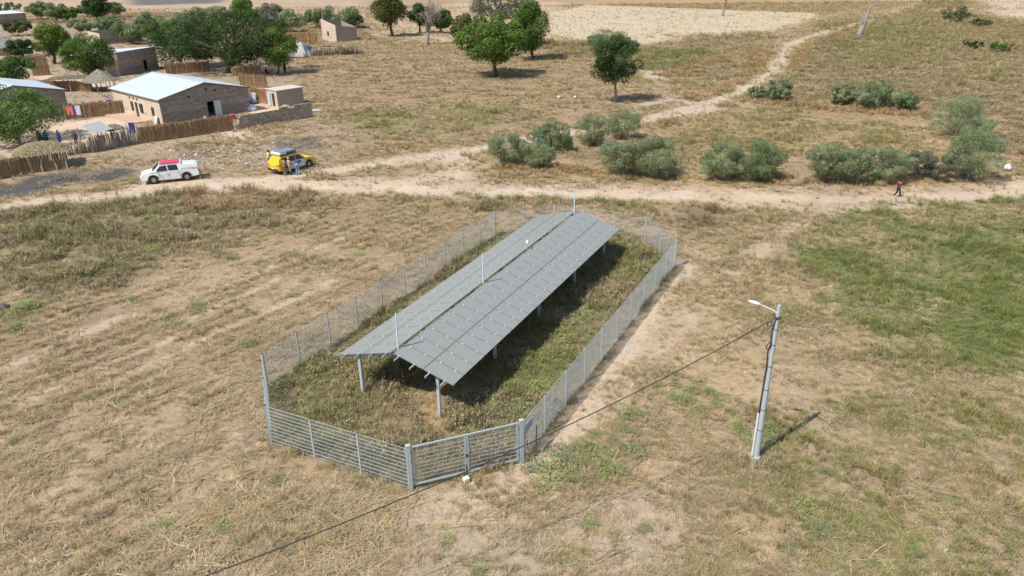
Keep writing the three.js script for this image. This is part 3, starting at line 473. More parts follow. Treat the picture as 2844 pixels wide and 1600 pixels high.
// base = photo pixel of the foot; box = crown's [x0, x1, top, bottom] in photo pixels; sizes follow from the distance of the foot
function tree(name, label, base, box, o, group) {
  const g = at(base[0], base[1]), s = ppm(g), r = rng(o.seed || 1 + Math.round(base[0] * 7 + base[1])), top = heightAt(g, box[2]), bot = Math.max(0.25, heightAt(g, box[3])), hw = (box[1] - box[0]) / 2 / s, cx = ((box[0] + box[1]) / 2 - base[0]) / s - (top - bot) / 2 * 0.0, cy = (top + bot) / 2, hh = (top - bot) / 2;
  const lean = (PW / 2 - base[0]) / FOC * 0.42; // the picture's own leaning verticals, taken out again
  const xc = cx + lean * cy, R = Math.min(hw, hh), lobes = [], nl = o.lobes || 34;
  for (let i = 0; i < nl; i++) {
    let x, y, z, q; do { x = r() * 2 - 1; y = r() * 2 - 1; z = r() * 2 - 1; q = Math.hypot(x, y, z); } while (q > 1 || q < 0.35);
    const k = (0.62 + 0.28 * r()) / Math.max(0.55, q) * (y < -0.3 ? 0.85 : 1); x *= k; y *= k; z *= k;
    if (o.round !== undefined && y < -o.round) y = -o.round * (0.6 + 0.4 * r());
    lobes.push({ x: xc + x * hw * 0.82, y: cy + y * hh * 0.82, z: z * hw * 0.82, r: R * (o.lr || 0.34) * (0.7 + 0.6 * r()), sy: o.sy });
  }
  { // stretch the lobes to fill the crown's outline
    let x0 = 1e9, x1 = -1e9, y0 = 1e9, y1 = -1e9; for (const l of lobes) { x0 = Math.min(x0, l.x - l.r); x1 = Math.max(x1, l.x + l.r); y0 = Math.min(y0, l.y - l.r * (l.sy || 0.85)); y1 = Math.max(y1, l.y + l.r * (l.sy || 0.85)); }
    const kx = 2 * hw / (x1 - x0), ky = 2 * hh / (y1 - y0); for (const l of lobes) { l.x = xc + (l.x - (x0 + x1) / 2) * kx; l.z *= kx; l.y = cy + (l.y - (y0 + y1) / 2) * ky; l.r *= Math.min(kx, ky) * 1.05; }
  }
  lobes.push({ x: xc, y: cy, z: 0, r: R * 0.6, sy: o.sy });
  const t = thing(name, label, o.cat || 'tree', g, 0, group), tr = o.tr || 0.05 * (top) * 0.55, tubes = [];
  const fork = V(xc * 0.35, Math.max(bot * 0.9, 0.35), 0), stems = o.stems || 1;
  if (stems === 1) tubes.push(limb([V(0, -0.3, 0), V(xc * 0.05 + ru(-0.1, 0.1, r), fork.y * 0.5, 0), fork, V(xc * 0.8, cy, 0)], [tr * 1.25, tr, tr * 0.85, tr * 0.4], 9));
  for (let i = 0; i < (o.limbs || 9); i++) {
    const L = lobes[Math.floor(r() * nl)], a = stems === 1 ? fork.clone().lerp(V(xc * 0.8, cy, 0), r() * 0.5) : V(ru(-1, 1, r) * hw * 0.18, -0.2, ru(-1, 1, r) * hw * 0.18), b = V(L.x, L.y, L.z), m = a.clone().lerp(b, 0.5).add(V(ru(-0.2, 0.2, r) * R, 0.12 * R * (stems === 1 ? 1 : 2), ru(-0.2, 0.2, r) * R));
    tubes.push(limb([a, m, b, b.clone().add(b.clone().sub(m).multiplyScalar(o.poke || 0.2))], [tr * 0.5, tr * 0.34, tr * 0.2, tr * 0.05], 5));
  }
  part(stems === 1 ? 'trunk' : 'stems', tubes, o.bark || M.bark, t);
  if (o.leaves !== 0) part(o.crown || 'crown', makeLeaves(lobes, o.leaves || 5000, o.size || 0.34, PAL[o.pal || 'mango'], r, o.up, o.slim), leafMat, t);
  return t;
}
function bareTree(name, label, base, tipPx, o = {}) { // recursive leafless limbs
  const g = at(base[0], base[1]), r = rng(o.seed || 5), H = o.h || heightAt(g, tipPx), t = thing(name, label, 'tree', g, 0), main = [], fine = [];
  (function grow(p, d, len, rad, lev) {
    const pts = [p.clone()], rr = [rad]; let q = p.clone(), dd = d.clone();
    for (let i = 1; i <= 4; i++) { dd.add(V(ru(-0.22, 0.22, r), ru(-0.02, 0.16, r), ru(-0.22, 0.22, r))).normalize(); q = q.clone().addScaledVector(dd, len / 4); pts.push(q); rr.push(rad * (1 - 0.11 * i)); }
    (lev < 2 ? main : fine).push(limb(pts, rr, lev < 2 ? 8 : 4));
    if (lev < (o.levels || 5)) for (let i = 0; i < (lev ? 3 : o.forks || 5); i++) { const a = r() * 6.283, sp3 = ru(0.4, 1.0, r) * (o.spread || 1), nd = dd.clone().add(V(Math.cos(a) * sp3, ru(-0.1, 0.35, r), Math.sin(a) * sp3)).normalize(); grow(pts[2 + Math.floor(r() * 3)], nd, len * ru(0.55, 0.78, r), rad * 0.48, lev + 1); }
  })(V(0, -0.3, 0), V(o.leanx || 0, 1, 0).normalize(), H * (o.trunk || 0.42), o.tr || H * 0.04, 0);
  part('trunk', main, o.bark || M.barkGrey, t); if (fine.length) part('branches', fine, o.bark || M.barkGrey, t);
  return t;
}
tree('mango_tree', 'broad dense green mango tree standing alone on the dry slope', [1378, 212], [1264, 1466, 32, 186], { leaves: 17000, lobes: 60, lr: 0.27, size: 0.46, pal: 'bright', tr: 0.4, round: 0.75, limbs: 14 });
tree('tall_tree', 'dark upright leafy tree just behind the broad mango', [1482, 166], [1412, 1528, -2, 150], { leaves: 15000, lobes: 34, size: 0.4, pal: 'mango', tr: 0.35 });
tree('feathery_tree', 'pale grey green open crowned tree behind the broad mango', [1385, 128], [1305, 1490, -45, 62], { leaves: 7500, lobes: 40, lr: 0.24, size: 0.45, pal: 'grey', tr: 0.3, bark: M.barkGrey });
tree('yellowing_tree', 'small yellow green tree half hidden behind the broad mango', [1284, 140], [1248, 1316, 34, 112], { leaves: 5250, lobes: 26, size: 0.4, pal: 'olive', tr: 0.22 });
tree('roadside_tree', 'olive green round tree with a dark trunk at the field edge', [1089, 101], [1024, 1134, -26, 80], { leaves: 9750, lobes: 40, size: 0.5, pal: 'olive', tr: 0.42, limbs: 12 });
tree('roadside_tree', 'dark green tree growing behind the bare baobab', [1166, 92], [1130, 1200, 8, 74], { leaves: 5250, lobes: 26, size: 0.5, pal: 'deep', tr: 0.3 });
tree('roadside_tree', 'small dark round tree beside the bare baobab', [1222, 92], [1194, 1262, 26, 84], { leaves: 6000, lobes: 28, size: 0.45, pal: 'deep', tr: 0.3 });
bareTree('baobab_tree', 'grey leafless baobab with a pale thick trunk', [1188, 124], -12, { h: 11.5, tr: 0.62, trunk: 0.36, forks: 7, spread: 0.9, seed: 12, bark: M.barkGrey });
tree('lone_tree', 'dark leafy lone tree with a thin pale trunk above the track', [1708, 284], [1640, 1784, 96, 240], { leaves: 12000, lobes: 46, lr: 0.25, size: 0.3, pal: 'deep', tr: 0.2, bark: M.barkGrey, poke: 0.4 });
tree('feathery_shrub', 'bright feathery green crown just behind the lone dark tree', [1668, 205], [1632, 1740, 80, 160], { leaves: 6750, lobes: 30, size: 0.26, pal: 'feather', stems: 4, crown: 'foliage', cat: 'shrub', slim: 0.3 });
// village trees
tree('shade_tree', 'huge dark shade tree spreading over the village compounds', [628, 202], [470, 800, 20, 188], { leaves: 17000, lobes: 80, lr: 0.27, size: 0.42, pal: 'deep', tr: 0.62, limbs: 16 });
tree('shade_tree', 'dark wide tree at the side of the huge shade tree, over the long house', [498, 188], [402, 604, 54, 182], { leaves: 13500, lobes: 44, size: 0.4, pal: 'deep', tr: 0.35 });
tree('shade_tree', 'small leafy tree with several thin trunks shading people', [772, 206], [718, 830, 70, 194], { leaves: 9750, lobes: 34, size: 0.32, pal: 'mango', tr: 0.17, limbs: 8 });
tree('mango_tree', 'bright green mango rising behind the huge shade tree', [676, 112], [630, 724, -6, 74], { leaves: 8250, lobes: 36, size: 0.5, pal: 'bright', tr: 0.4 });
tree('mango_tree', 'tall yellow green mango behind the thatched compound', [152, 176], [94, 196, 56, 160], { leaves: 9750, lobes: 42, lr: 0.27, size: 0.38, pal: 'bright', tr: 0.35 });
tree('mango_tree', 'round mango shading the thatched huts beside the long house', [246, 212], [164, 314, 94, 208], { leaves: 12000, lobes: 50, lr: 0.26, size: 0.36, pal: 'mango', tr: 0.35, limbs: 12 });
tree('compound_tree', 'dark green low tree beside the round grey hut', [62, 158], [18, 106, 108, 156], { leaves: 6000, lobes: 26, size: 0.38, pal: 'deep', tr: 0.25 });
tree('compound_tree', 'dense green tree behind the block house with the half hidden roof', [30, 236], [-60, 92, 156, 230], { leaves: 9000, lobes: 36, size: 0.36, pal: 'mango', tr: 0.3 });
tree('courtyard_tree', 'light green spreading tree in the swept courtyard beside the hay shelter', [50, 398], [-75, 152, 226, 392], { leaves: 16500, lobes: 54, lr: 0.24, size: 0.26, pal: 'light', tr: 0.28, limbs: 16, poke: 0.35, bark: M.barkGrey });
tree('compound_tree', 'dark green tree standing among far bushes beyond the village', [268, 58], [226, 308, -22, 52], { leaves: 6000, lobes: 30, size: 0.55, pal: 'deep', tr: 0.35 });
bareTree('bare_tree', 'leafless thin tree between the shade tree and the roofless house', [778, 104], 12, { tr: 0.2, trunk: 0.35, forks: 4, spread: 1.2, seed: 31, levels: 4 });
// dead trees on the far slope
{
  const g = at(2386, 100), t = thing('dead_tree', 'leaning grey dead trunk with one long bent limb', 'tree', g);
  part('trunk', [limb([V(0, -0.3, 0), V(0.25, 1.2, 0), V(0.55, 2.6, 0.1), V(1.0, 4.2, 0), V(1.35, 5.9, 0)], [0.95, 0.72, 0.56, 0.42, 0.36], 9), limb([V(0.5, 2.4, 0), V(0.2, 3.6, 0.2), V(0.0, 4.9, 0.2)], [0.5, 0.42, 0.26], 7)], M.barkDead, t);
  part('broken_stubs', [limb([V(0.7, 3.1, 0), V(1.3, 3.7, 0.3)], [0.2, 0.08], 6), limb([V(1.2, 5.0, 0), V(0.7, 5.7, 0.2)], [0.18, 0.06], 6), limb([V(3.5, 7.5, 0), V(3.9, 6.9, 0.3)], [0.09, 0.03], 5), limb([V(4.6, 8.1, 0), V(5.4, 7.9, 0.2), V(6.0, 8.2, 0.2)], [0.08, 0.05, 0.02], 5)], M.barkDead, t).userData.kind = 'stuff';
  part('bent_limb', limb([V(1.3, 5.7, 0), V(1.5, 6.9, 0), V(2.3, 7.6, 0.2), V(3.7, 7.5, 0), V(4.6, 8.1, 0), V(5.3, 9.0, 0.2), V(6.6, 9.3, 0)], [0.36, 0.26, 0.2, 0.15, 0.12, 0.08, 0.04], 7), M.barkDead, t);
}
bareTree('dead_tree', 'bare dead tree standing in the pale harvested field', [2007, 44], -30, { h: 13, tr: 0.55, trunk: 0.26, forks: 3, seed: 47, levels: 4, bark: M.barkGrey, spread: 0.8 });

// thorn shrubs: [x0, x1, top, foot] in 2576-wide pixels, palette, label
const shrubs = [
  [1228, 1330, 335, 420, 'sage', 'rounded grey green thorn shrub at the corner where the two tracks meet'], [1318, 1396, 358, 428, 'sage', 'low thorn shrub with dark dead branches beside the corner shrub'],
  [1328, 1438, 300, 382, 'feather', 'spreading thorn shrub with a blue bag caught in front'], [1452, 1532, 290, 372, 'sage', 'upright thorn shrub standing in tall straw'],
  [1526, 1612, 276, 352, 'sage', 'thorn shrub holding a scrap of white plastic'], [1512, 1625, 352, 446, 'sage', 'wide thorn shrub along the road'], [1608, 1718, 346, 450, 'sage', 'dense wide thorn shrub merging with its neighbour along the road'],
  [1766, 1872, 360, 456, 'sage', 'dark rounded thorn shrub along the road'], [1862, 1978, 350, 458, 'feather', 'tall loose thorn shrub with trailing twigs along the road'],
  [2032, 2130, 358, 462, 'sage', 'large thorn shrub beside the hanging twigs'], [2105, 2190, 365, 468, 'sage', 'thorn shrub reaching down to the road edge'], [2178, 2300, 372, 458, 'sage', 'loose thorn shrub with a pale fallen branch'],
  [2280, 2402, 386, 452, 'grey', 'pale twiggy half dry shrub between green ones'], [2388, 2515, 330, 458, 'sage', 'large green thorn shrub at the end of the roadside row'], [2425, 2518, 296, 380, 'sage', 'thorn shrub climbing up behind the roadside row'], [2352, 2482, 236, 352, 'sage', 'largest thorn shrub of the plot corner with pale twigs'],
  [2158, 2262, 204, 276, 'sage', 'big blue green shrub on the far edge of the plot'], [2092, 2162, 214, 266, 'sage', 'small shrub beside the big one on the plot edge'], [1932, 1992, 204, 258, 'sage', 'single shrub beside the bend of the track'], [2255, 2305, 232, 282, 'feather', 'small green shrub in dry stalks on the plot edge'],
  [1888, 1934, 222, 252, 'feather', 'low spreading shrub at the plot corner near the track'], [2378, 2446, 18, 62, 'deep', 'dark round shrub in the far rough grass'], [2448, 2490, 50, 76, 'deep', 'small dark shrub in the far rough grass'], [2430, 2470, 106, 128, 'deep', 'low dark shrub on a patch of bare earth'], [2500, 2550, 110, 136, 'mango', 'dark green shrub among brown stalks'],
];
for (const [a, b, t, f, pal, label] of shrubs) tree('thorn_shrub', label, [(a + b) / 2 * K, (f - 4) * K], [(a - 6) * K, (b + 6) * K, (t - 4) * K, (f - 9) * K], { leaves: Math.round(THREE.MathUtils.clamp((b - a) * (f - t) * (f > 300 ? 1.7 : 1.5), 2200, 20000)), lobes: 26 + Math.round(20 * rnd()), lr: ru(0.2, 0.34), size: (f > 300 ? 0.16 : 0.32), slim: 0.28, pal, stems: 5, limbs: 16, tr: 0.09, poke: 0.5, crown: 'foliage', cat: 'shrub', bark: pal === 'grey' || f > 440 ? M.barkGrey : M.bark, up: 0.15 }, 'thorn shrubs');
// bushes behind the village
const bushes = [
  [70, 150, 2, 56, 'feather'], [118, 190, 6, 62, 'feather'], [150, 222, 20, 62, 'mango'], [212, 262, 4, 48, 'feather'], [288, 350, 4, 50, 'feather'], [268, 345, 44, 108, 'feather'], [318, 420, 50, 122, 'feather'], [372, 462, 32, 100, 'feather'], [395, 480, 62, 128, 'mango'], [440, 545, 34, 112, 'feather'], [500, 600, 18, 84, 'sage'], [560, 650, 14, 72, 'sage'],
  [704, 800, 8, 74, 'grey'], [690, 770, 40, 96, 'grey'], [764, 852, 24, 90, 'sage'], [838, 930, 22, 78, 'feather'], [895, 1004, 16, 80, 'feather'], [955, 1012, 34, 80, 'sage'], [1476, 1560, 86, 116, 'sage'], [10, 82, 56, 100, 'olive'], [190, 262, 52, 96, 'sage'], [-20, 60, 6, 40, 'feather'],
];
const bushWords = ['pale feathery bush beside the far metal roofed house', 'feathery bush next to the one by the far house', 'rounded green bush in front of the far feathery ones', 'small feathery bush against the dark far tree', 'loose feathery bush on the field side of the dark far tree', 'pale feathery bush behind the low unroofed block building', 'wide feathery bush rising over the long house roof', 'tall feathery bush behind the wide one at the long house', 'rounded green bush close behind the long house', 'feathery bush beside the two utility poles', 'greyish bush between the utility poles and the huge shade tree', 'greyish bush behind the huge shade tree crown', 'dry greyish bush beside the bright green mango', 'low dry greyish bush at the foot of the leafless thin tree', 'grey green bush behind the domed tarpaulin shelter', 'feathery bush just behind the roofless plastered house', 'largest feathery bush behind the roofless plastered house', 'low grey green bush ending the row by the roofless house', 'long low bush at the edge of the pale harvested field', 'olive bush near the round grey thatched hut', 'small grey green bush in the open lane behind the tall mango', 'feathery bush beyond the far metal roofed house'];
bushes.forEach(([a, b, t, f, pal], i) => { const k = i === 18 ? K : 1; tree('village_bush', bushWords[i], [(a + b) / 2 * k, (f - 1) * k], [a * k, b * k, t * k, (f - 8) * k], { leaves: 6300, lobes: 30, lr: 0.34, size: 0.5, slim: 0.35, pal, stems: 4, limbs: 8, tr: 0.1, crown: 'foliage', cat: 'bush' }, 'bushes behind the village'); });

// ---------------------------------------------------------------- village buildings
const rowTone = Array.from({ length: 32 }, () => 0.86 + 0.24 * rnd());
const courses = dataTex(512, (u, v, i, j) => { // 6.4 m of block courses: mortar lines, uneven block tones, damp stains
  const row = Math.floor(v * 32), o = row % 2 ? 0.5 : 0, fv = (v * 32) % 1, fu = (u * 16 + o) % 1, joint = fv < 0.13 || fu < 0.06, blk = ((row * 37 + (Math.floor(u * 16 + o) % 16) * 53) % 29) / 29;
  const b = (0.74 + 0.16 * (blk - 0.5) + 0.3 * fbm(i * 0.012, j * 0.02, 3) + 0.12 * fbm(i * 0.11, j * 0.11, 2)) * rowTone[row]; return joint ? [b * 0.7, b * 0.69, b * 0.68] : [b, b * 0.985, b * 0.96];
}, [1 / 6.4, 1 / 6.4], false);
const plaster = dataTex(256, (u, v, i, j) => { const n = 0.86 + 0.22 * fbm(i * 0.03, j * 0.03, 4) - 0.2 * sm(0.12, 0.3, fbm(i * 0.012 + 9, j * 0.05, 3)); return [n, n * 0.985, n * 0.96]; }, [1 / 6, 1 / 6], false);
const blockMat = new THREE.MeshStandardMaterial({ map: courses, bumpMap: courses, bumpScale: 0.02, color: C(0.42, 0.375, 0.325), roughness: 1 });
const litPlasterMat = new THREE.MeshStandardMaterial({ map: plaster, color: C(0.68, 0.575, 0.475), roughness: 1 });  // sunlight on the side walls is put into this paler colour
const tin = dataTex(64, (u, v, i, j) => { const n = 0.9 + 0.1 * fbm(i * 0.2, j * 0.02, 3); return [n, n, n]; }, [1 / 3, 1 / 3], false);
const roofMat = new THREE.MeshStandardMaterial({ map: tin, color: C(0.63, 0.7, 0.74), roughness: 0.5, metalness: 0.15, side: THREE.DoubleSide });
const doorMat = mat(0.6, 0.66, 0.68, 0.6), frameMat = mat(0.2, 0.17, 0.14, 0.9), thatchMat = new THREE.MeshStandardMaterial({ vertexColors: true, roughness: 1, side: THREE.DoubleSide });
function wallPanel(outline, holes, th) { // outline and openings in wall metres; u along the wall, v up; uv in metres
  const s = new THREE.Shape(outline.map(q => new THREE.Vector2(q[0], q[1])));
  for (const [x0, y0, x1, y1] of holes) s.holes.push(new THREE.Path([new THREE.Vector2(x0, y0), new THREE.Vector2(x0, y1), new THREE.Vector2(x1, y1), new THREE.Vector2(x1, y0)]));
  return new THREE.ExtrudeGeometry(s, { depth: th, bevelEnabled: false });
}
function sheet(w, d, rib = 0.22) { // corrugated sheet, x across the ribs, z down the fall
  const n = Math.max(4, Math.round(w / rib * 2)), pos = [], idx = [], uv = [];
  for (let j = 0; j < 2; j++) for (let i = 0; i <= n; i++) { pos.push(-w / 2 + w * i / n, (i % 2) * 0.025, j ? d : 0); uv.push(w * i / n, j ? d : 0); }
  for (let i = 0; i < n; i++) idx.push(i, n + 1 + i, i + 1, i + 1, n + 1 + i, n + 2 + i);
  const g = new THREE.BufferGeometry(); g.setAttribute('position', new THREE.Float32BufferAttribute(pos, 3)); g.setAttribute('uv', new THREE.Float32BufferAttribute(uv, 2)); g.setIndex(idx); const q = g.toNonIndexed(); q.computeVertexNormals(); return q;
}
// Local axes: origin at the corner nearest the camera, +x along the shaded front wall, -z along the sunlit side wall; wall colours carry that sun and shade too.
function house(name, label, o) {
  const t = thing(name, label, o.cat || 'house', o.at, THREE.MathUtils.degToRad(o.th)), { w, d, h } = o, T = 0.2, rise = o.rise || 0, wm = o.wall || blockMat;
  const topF = o.gable ? [[0, -0.3], [w, -0.3], [w, h], [w / 2, h + rise], [0, h]] : [[0, -0.3], [w, -0.3], [w, h + (o.fallx || 0)], [0, h]];
  const hF = o.frontHoles || [], hS = o.sideHoles || [], back = o.back ?? h;
  part('front_wall', wallPanel(topF, hF, T).translate(0, 0, -T), wm, t);
  part('back_wall', wallPanel(o.gable ? topF : [[0, -0.3], [w, -0.3], [w, back + (o.fallx || 0)], [0, back]], [], T).translate(0, 0, -d), wm, t);
  // side walls butt against the front and back walls
  const side = [[0, -0.3], [d - 2 * T, -0.3], [d - 2 * T, h], [0, back]];
  const sw = part('side_wall', wallPanel(side, hS.map(q => [q[0], q[1], q[2], q[3]]), T), o.sideMat || litPlasterMat, t); sw.rotation.y = -Math.PI / 2; sw.position.set(T, 0, -d + T);
  const sw2 = part('side_wall', wallPanel(o.fallx ? [[0, -0.3], [d - 2 * T, -0.3], [d - 2 * T, h + o.fallx], [0, back + o.fallx]] : side, [], T), wm, t); sw2.rotation.y = -Math.PI / 2; sw2.position.set(w, 0, -d + T);
  if (o.floor !== false) part('floor_slab', bx(w - 2 * T, 0.3, d - 2 * T, w / 2, -0.1, -d / 2), M.concrete, t);
  if (o.gable) {
    const over = 0.3, sl = Math.hypot(w / 2, rise), an = Math.atan2(rise, w / 2), L = sl + over;
    for (const s of [-1, 1]) {
      const r = part('roof', sheet(d + 0.5, L), roofMat, t); const m = new THREE.Matrix4(), dn = V(s * Math.cos(an), -Math.sin(an), 0), xa = V(0, 0, -s), up = dn.clone().cross(xa); m.makeBasis(xa, up.y < 0 ? up.negate() : up, dn); r.quaternion.setFromRotationMatrix(m); r.position.set(w / 2, h + rise + 0.07, -d / 2);
      part('eave_board', bar(V(w / 2 + s * (w / 2 + 0.24), h - 0.05, 0.24), V(w / 2 + s * (w / 2 + 0.24), h - 0.05, -d - 0.24), 0.03, 0.14), frameMat, t);
      part('barge_board', bar(V(w / 2, h + rise + 0.01, 0.235), V(w / 2 + s * (w / 2 + 0.2), h - 0.02 + 0.01, 0.235), 0.03, 0.16), frameMat, t);
    }
    part('ridge_cap', bar(V(w / 2, h + rise + 0.1, 0.25), V(w / 2, h + rise + 0.1, -d - 0.25), 0.3, 0.03), roofMat, t);
  } else if (o.roof) {
    const r = part('roof', sheet(w + 0.5, Math.hypot(d + 0.5, h - back)), o.roof, t); r.rotation.x = -Math.atan2(back - h, d + 0.5); r.rotation.x = Math.atan2(h - back, d + 0.5) * -1; r.position.set(w / 2, back + 0.09, -d - 0.25);
    r.rotation.set(-Math.atan2(h - back, d + 0.5), 0, 0); if (o.fallx) r.rotation.z = Math.atan2(o.fallx, w);
  }
  return t;
}
function fit(Ft, Rt, h) { const F = at(Ft[0], Ft[1], h), R = at(Rt[0], Rt[1], h); return { at: F.clone().setY(0), w: F.distanceTo(R), th: THREE.MathUtils.radToDeg(Math.atan2(-(R.z - F.z), R.x - F.x)) }; }
{
  const a = fit([441, 278], [677, 241], 3.21), d = 15.0;
  const S = (f0, y0, f1, y1) => [(d - 0.4) * f0, y0, (d - 0.4) * f1, y1];
  const side = [S(0.17, 0.9, 0.235, 2.1), S(0.37, 2.35, 0.41, 2.7), S(0.45, 2.35, 0.49, 2.7), S(0.53, 2.35, 0.57, 2.7), S(0.38, 0.75, 0.44, 2.1), S(0.475, 0.02, 0.53, 2.1), S(0.565, 0.75, 0.64, 2.1), S(0.81, 0.8, 0.87, 2.0)];
  const fx = a.w * 0.5, A = house('block_house', 'large grey block house with a pale blue gable roof of sheet metal', { ...a, th: a.th - 4.4, d, h: 3.21, rise: 1.42, gable: true, frontHoles: [[fx, 0.02, fx + 0.95, 2.1], [a.w * 0.3, 3.0, a.w * 0.3 + 0.35, 3.25], [a.w * 0.5, 3.6, a.w * 0.5 + 0.35, 3.85], [a.w * 0.6, 3.35, a.w * 0.6 + 0.35, 3.6]], sideHoles: side });
  part('door', bx(0.95, 2.05, 0.05, 0, 0, 0).translate(fx + 1.45, 1.06, 0.06), doorMat, A, 'white sheet metal door folded open against the wall');
  part('window_shutter', bx(0.05, 1.2, 0.95, 0.02, 1.5, -(d - 0.2) + (d - 0.4) * 0.2025), mat(0.52, 0.5, 0.46), A);
  for (const q of [side[4], side[6], side[7]]) part('window_frame', [bx(0.06, 0.07, q[2] - q[0], 0.03, q[1] + 0.035, -(d - 0.2) + (q[0] + q[2]) / 2), bx(0.06, 0.07, q[2] - q[0], 0.03, q[3] - 0.035, -(d - 0.2) + (q[0] + q[2]) / 2), bx(0.06, q[3] - q[1] - 0.14, 0.06, 0.03, (q[1] + q[3]) / 2, -(d - 0.2) + (q[0] + q[2]) / 2)], frameMat, A);
  part('terrace', bx(2.4, 0.25, d * 0.62, -1.21, 0.02, -d * 0.55), mat(0.5, 0.355, 0.265), A);
  part('ring_beam', bx(a.w - 0.02, 0.16, 0.03, a.w / 2, 1.75, 0.014).translate(0, 0.6, 0), mat(0.27, 0.235, 0.2), A);
  const sh = solo('door_panel', bx(0.06, 1.1, 0.8, 0, 0, 0).rotateZ(-0.2), doorMat, 'loose white metal panel leaning on the sunlit side wall of the large block house', 'panel');
  sh.rotation.y = A.rotation.y; sh.position.copy(V(-0.32, 0.5, -1.4).applyAxisAngle(V(0, 1, 0), A.rotation.y).add(A.position));
}
{ const a = fit([322, 147], [430, 130], 4.1); house('long_house', 'long dark block house with a bright single slope metal roof behind the mango', { ...a, d: 11, h: 4.1, back: 3.2, roof: roofMat, frontHoles: [[a.w * 0.62, 0.02, a.w * 0.62 + 0.9, 2.05]] }); }
{ const R = at(178, 250, 3.3).setY(0), th = 47, w = 12, d = 12, x = THREE.MathUtils.degToRad(th); house('block_house', 'block house with metal gable roof half hidden behind the courtyard tree', { at: R.clone().add(V(-Math.cos(x) * w, 0, Math.sin(x) * w)), th, w, d, h: 3.3, rise: 1.3, gable: true }); }
{ const a = fit([-40, 43], [70, 36], 3.0); house('far_house', 'low dark house with a pale metal roof beyond the village bushes', { ...a, d: 9, h: 3, back: 3.5, roof: roofMat }); }
house('roofless_house', 'small roofless plastered house with a sloping top behind the thatch shelters', { at: at(936, 117), th: 44, w: 6.2, d: 7, h: 4.0, back: 5.2, fallx: -0.8, wall: mat(0.36, 0.3, 0.25, 1), sideHoles: [[2.4, 1.2, 3.3, 2.4]], floor: false });
house('roofless_house', 'low unroofed grey block building behind the round mango', { at: at(282, 124), th: 42, w: 10, d: 11, h: 2.6, floor: false });
{
  const o = house('outhouse', 'small flat roofed outhouse with an open dark doorway', { at: at(774, 300), th: 47, w: 4.3, d: 3.0, h: 2.35, sideHoles: [[1.3, 0.02, 2.0, 1.95]], wall: mat(0.33, 0.29, 0.25, 1), cat: 'outhouse' });
  part('roof_slab', bx(4.5, 0.12, 3.2, 2.15, 2.42, -1.5), mat(0.55, 0.5, 0.44), o); part('door', bx(0.05, 1.85, 0.8, -0.06, 1.0, -2.3), mat(0.5, 0.62, 0.6, 0.6), o);
}
// block boundary wall, its near end left ragged
{
  const a = at(652, 362), b = at(868, 324), d = b.clone().sub(a), L = d.length(), w = thing('block_wall', 'rough grey block wall with a stepped broken end beside the reed fence', 'wall', a, Math.atan2(-d.z, d.x)), r = rng(91);
  const bg = [0, 1, 2].map(k => new THREE.BoxGeometry(0.43, 0.235, 0.2 + 0.02 * k)), bm = [mat(0.42, 0.35, 0.29, 1), mat(0.36, 0.3, 0.25, 1), mat(0.47, 0.395, 0.33, 1), mat(0.32, 0.265, 0.22, 1)];
  for (let row = 0; row < 8; row++) for (let x = (row % 2) * 0.22; x < L - 0.2; x += 0.445) {
    if (x < (row - 2) * 0.28 * (row > 2 ? 1 : 0) && r() < 0.8) continue; if (row === 7 && (x < L * 0.55 || r() < 0.2)) continue;
    const m = part('block', bg[Math.floor(r() * 3)], bm[Math.floor(r() * 4)], w); m.position.set(x + 0.22, row * 0.245 + 0.1, ru(-0.015, 0.015, r)); m.rotation.y = ru(-0.04, 0.04, r);
  }
  for (let k = 0; k < 9; k++) { const m = solo('loose_block', bx(0.4, 0.2, 0.2), bm[k % 4], 'loose block lying at the broken wall end', 'block', 'loose blocks by the broken wall'); const p = at(ru(640, 668, r), ru(346, 366, r)); m.position.copy(p).setY(0.09 + (k > 5 ? 0.2 : 0)); m.rotation.y = r() * 3; }
}
// reeds, sticks and thatch
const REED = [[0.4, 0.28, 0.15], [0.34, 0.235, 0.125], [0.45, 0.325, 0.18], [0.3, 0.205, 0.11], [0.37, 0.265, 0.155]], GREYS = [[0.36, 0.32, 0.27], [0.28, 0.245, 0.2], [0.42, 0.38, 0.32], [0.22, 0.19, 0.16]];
function stakes(L, h, step, th, pal, r, jag = 0.18, lean = 0.06) { // upright stalks side by side, each its own tone
  const pos = [], col = [];
  for (let x = 0; x < L; x += step * ru(0.7, 1.3, r)) {
    const hh = h * (1 - jag + 2 * jag * r() * r()), w = th * ru(0.6, 1.3, r), dz = ru(-0.05, 0.05, r), lx = ru(-lean, lean, r) * hh, lz = ru(-lean, lean, r) * hh, c = pal[Math.floor(r() * pal.length)], f = 0.9 + 0.25 * r();
    const g = new THREE.CylinderGeometry(w * 0.35, w * 0.5, hh + 0.2, 4, 1, true).toNonIndexed(), p = g.attributes.position;
    for (let i = 0; i < p.count; i++) { const y = p.getY(i) + hh / 2 - 0.1, k = y / hh; pos.push(p.getX(i) + x + lx * k, y, p.getZ(i) + dz + lz * k); col.push(c[0] * f, c[1] * f, c[2] * f); }
  }
  const g = new THREE.BufferGeometry(); g.setAttribute('position', new THREE.Float32BufferAttribute(pos, 3)); g.setAttribute('color', new THREE.Float32BufferAttribute(col, 3)); g.computeVertexNormals(); return g;
}
const reedTex = dataTex(256, (u, v, i, j) => { const n = 0.8 + 0.3 * fbm(i * 0.35, j * 0.02, 3) + 0.2 * fbm(i * 0.04, j * 0.03, 2); return [n, n * 0.97, n * 0.92]; }, [1 / 1.5, 1 / 1.5], false), reedMat = new THREE.MeshStandardMaterial({ map: reedTex, color: C(0.42, 0.3, 0.165), roughness: 1 });
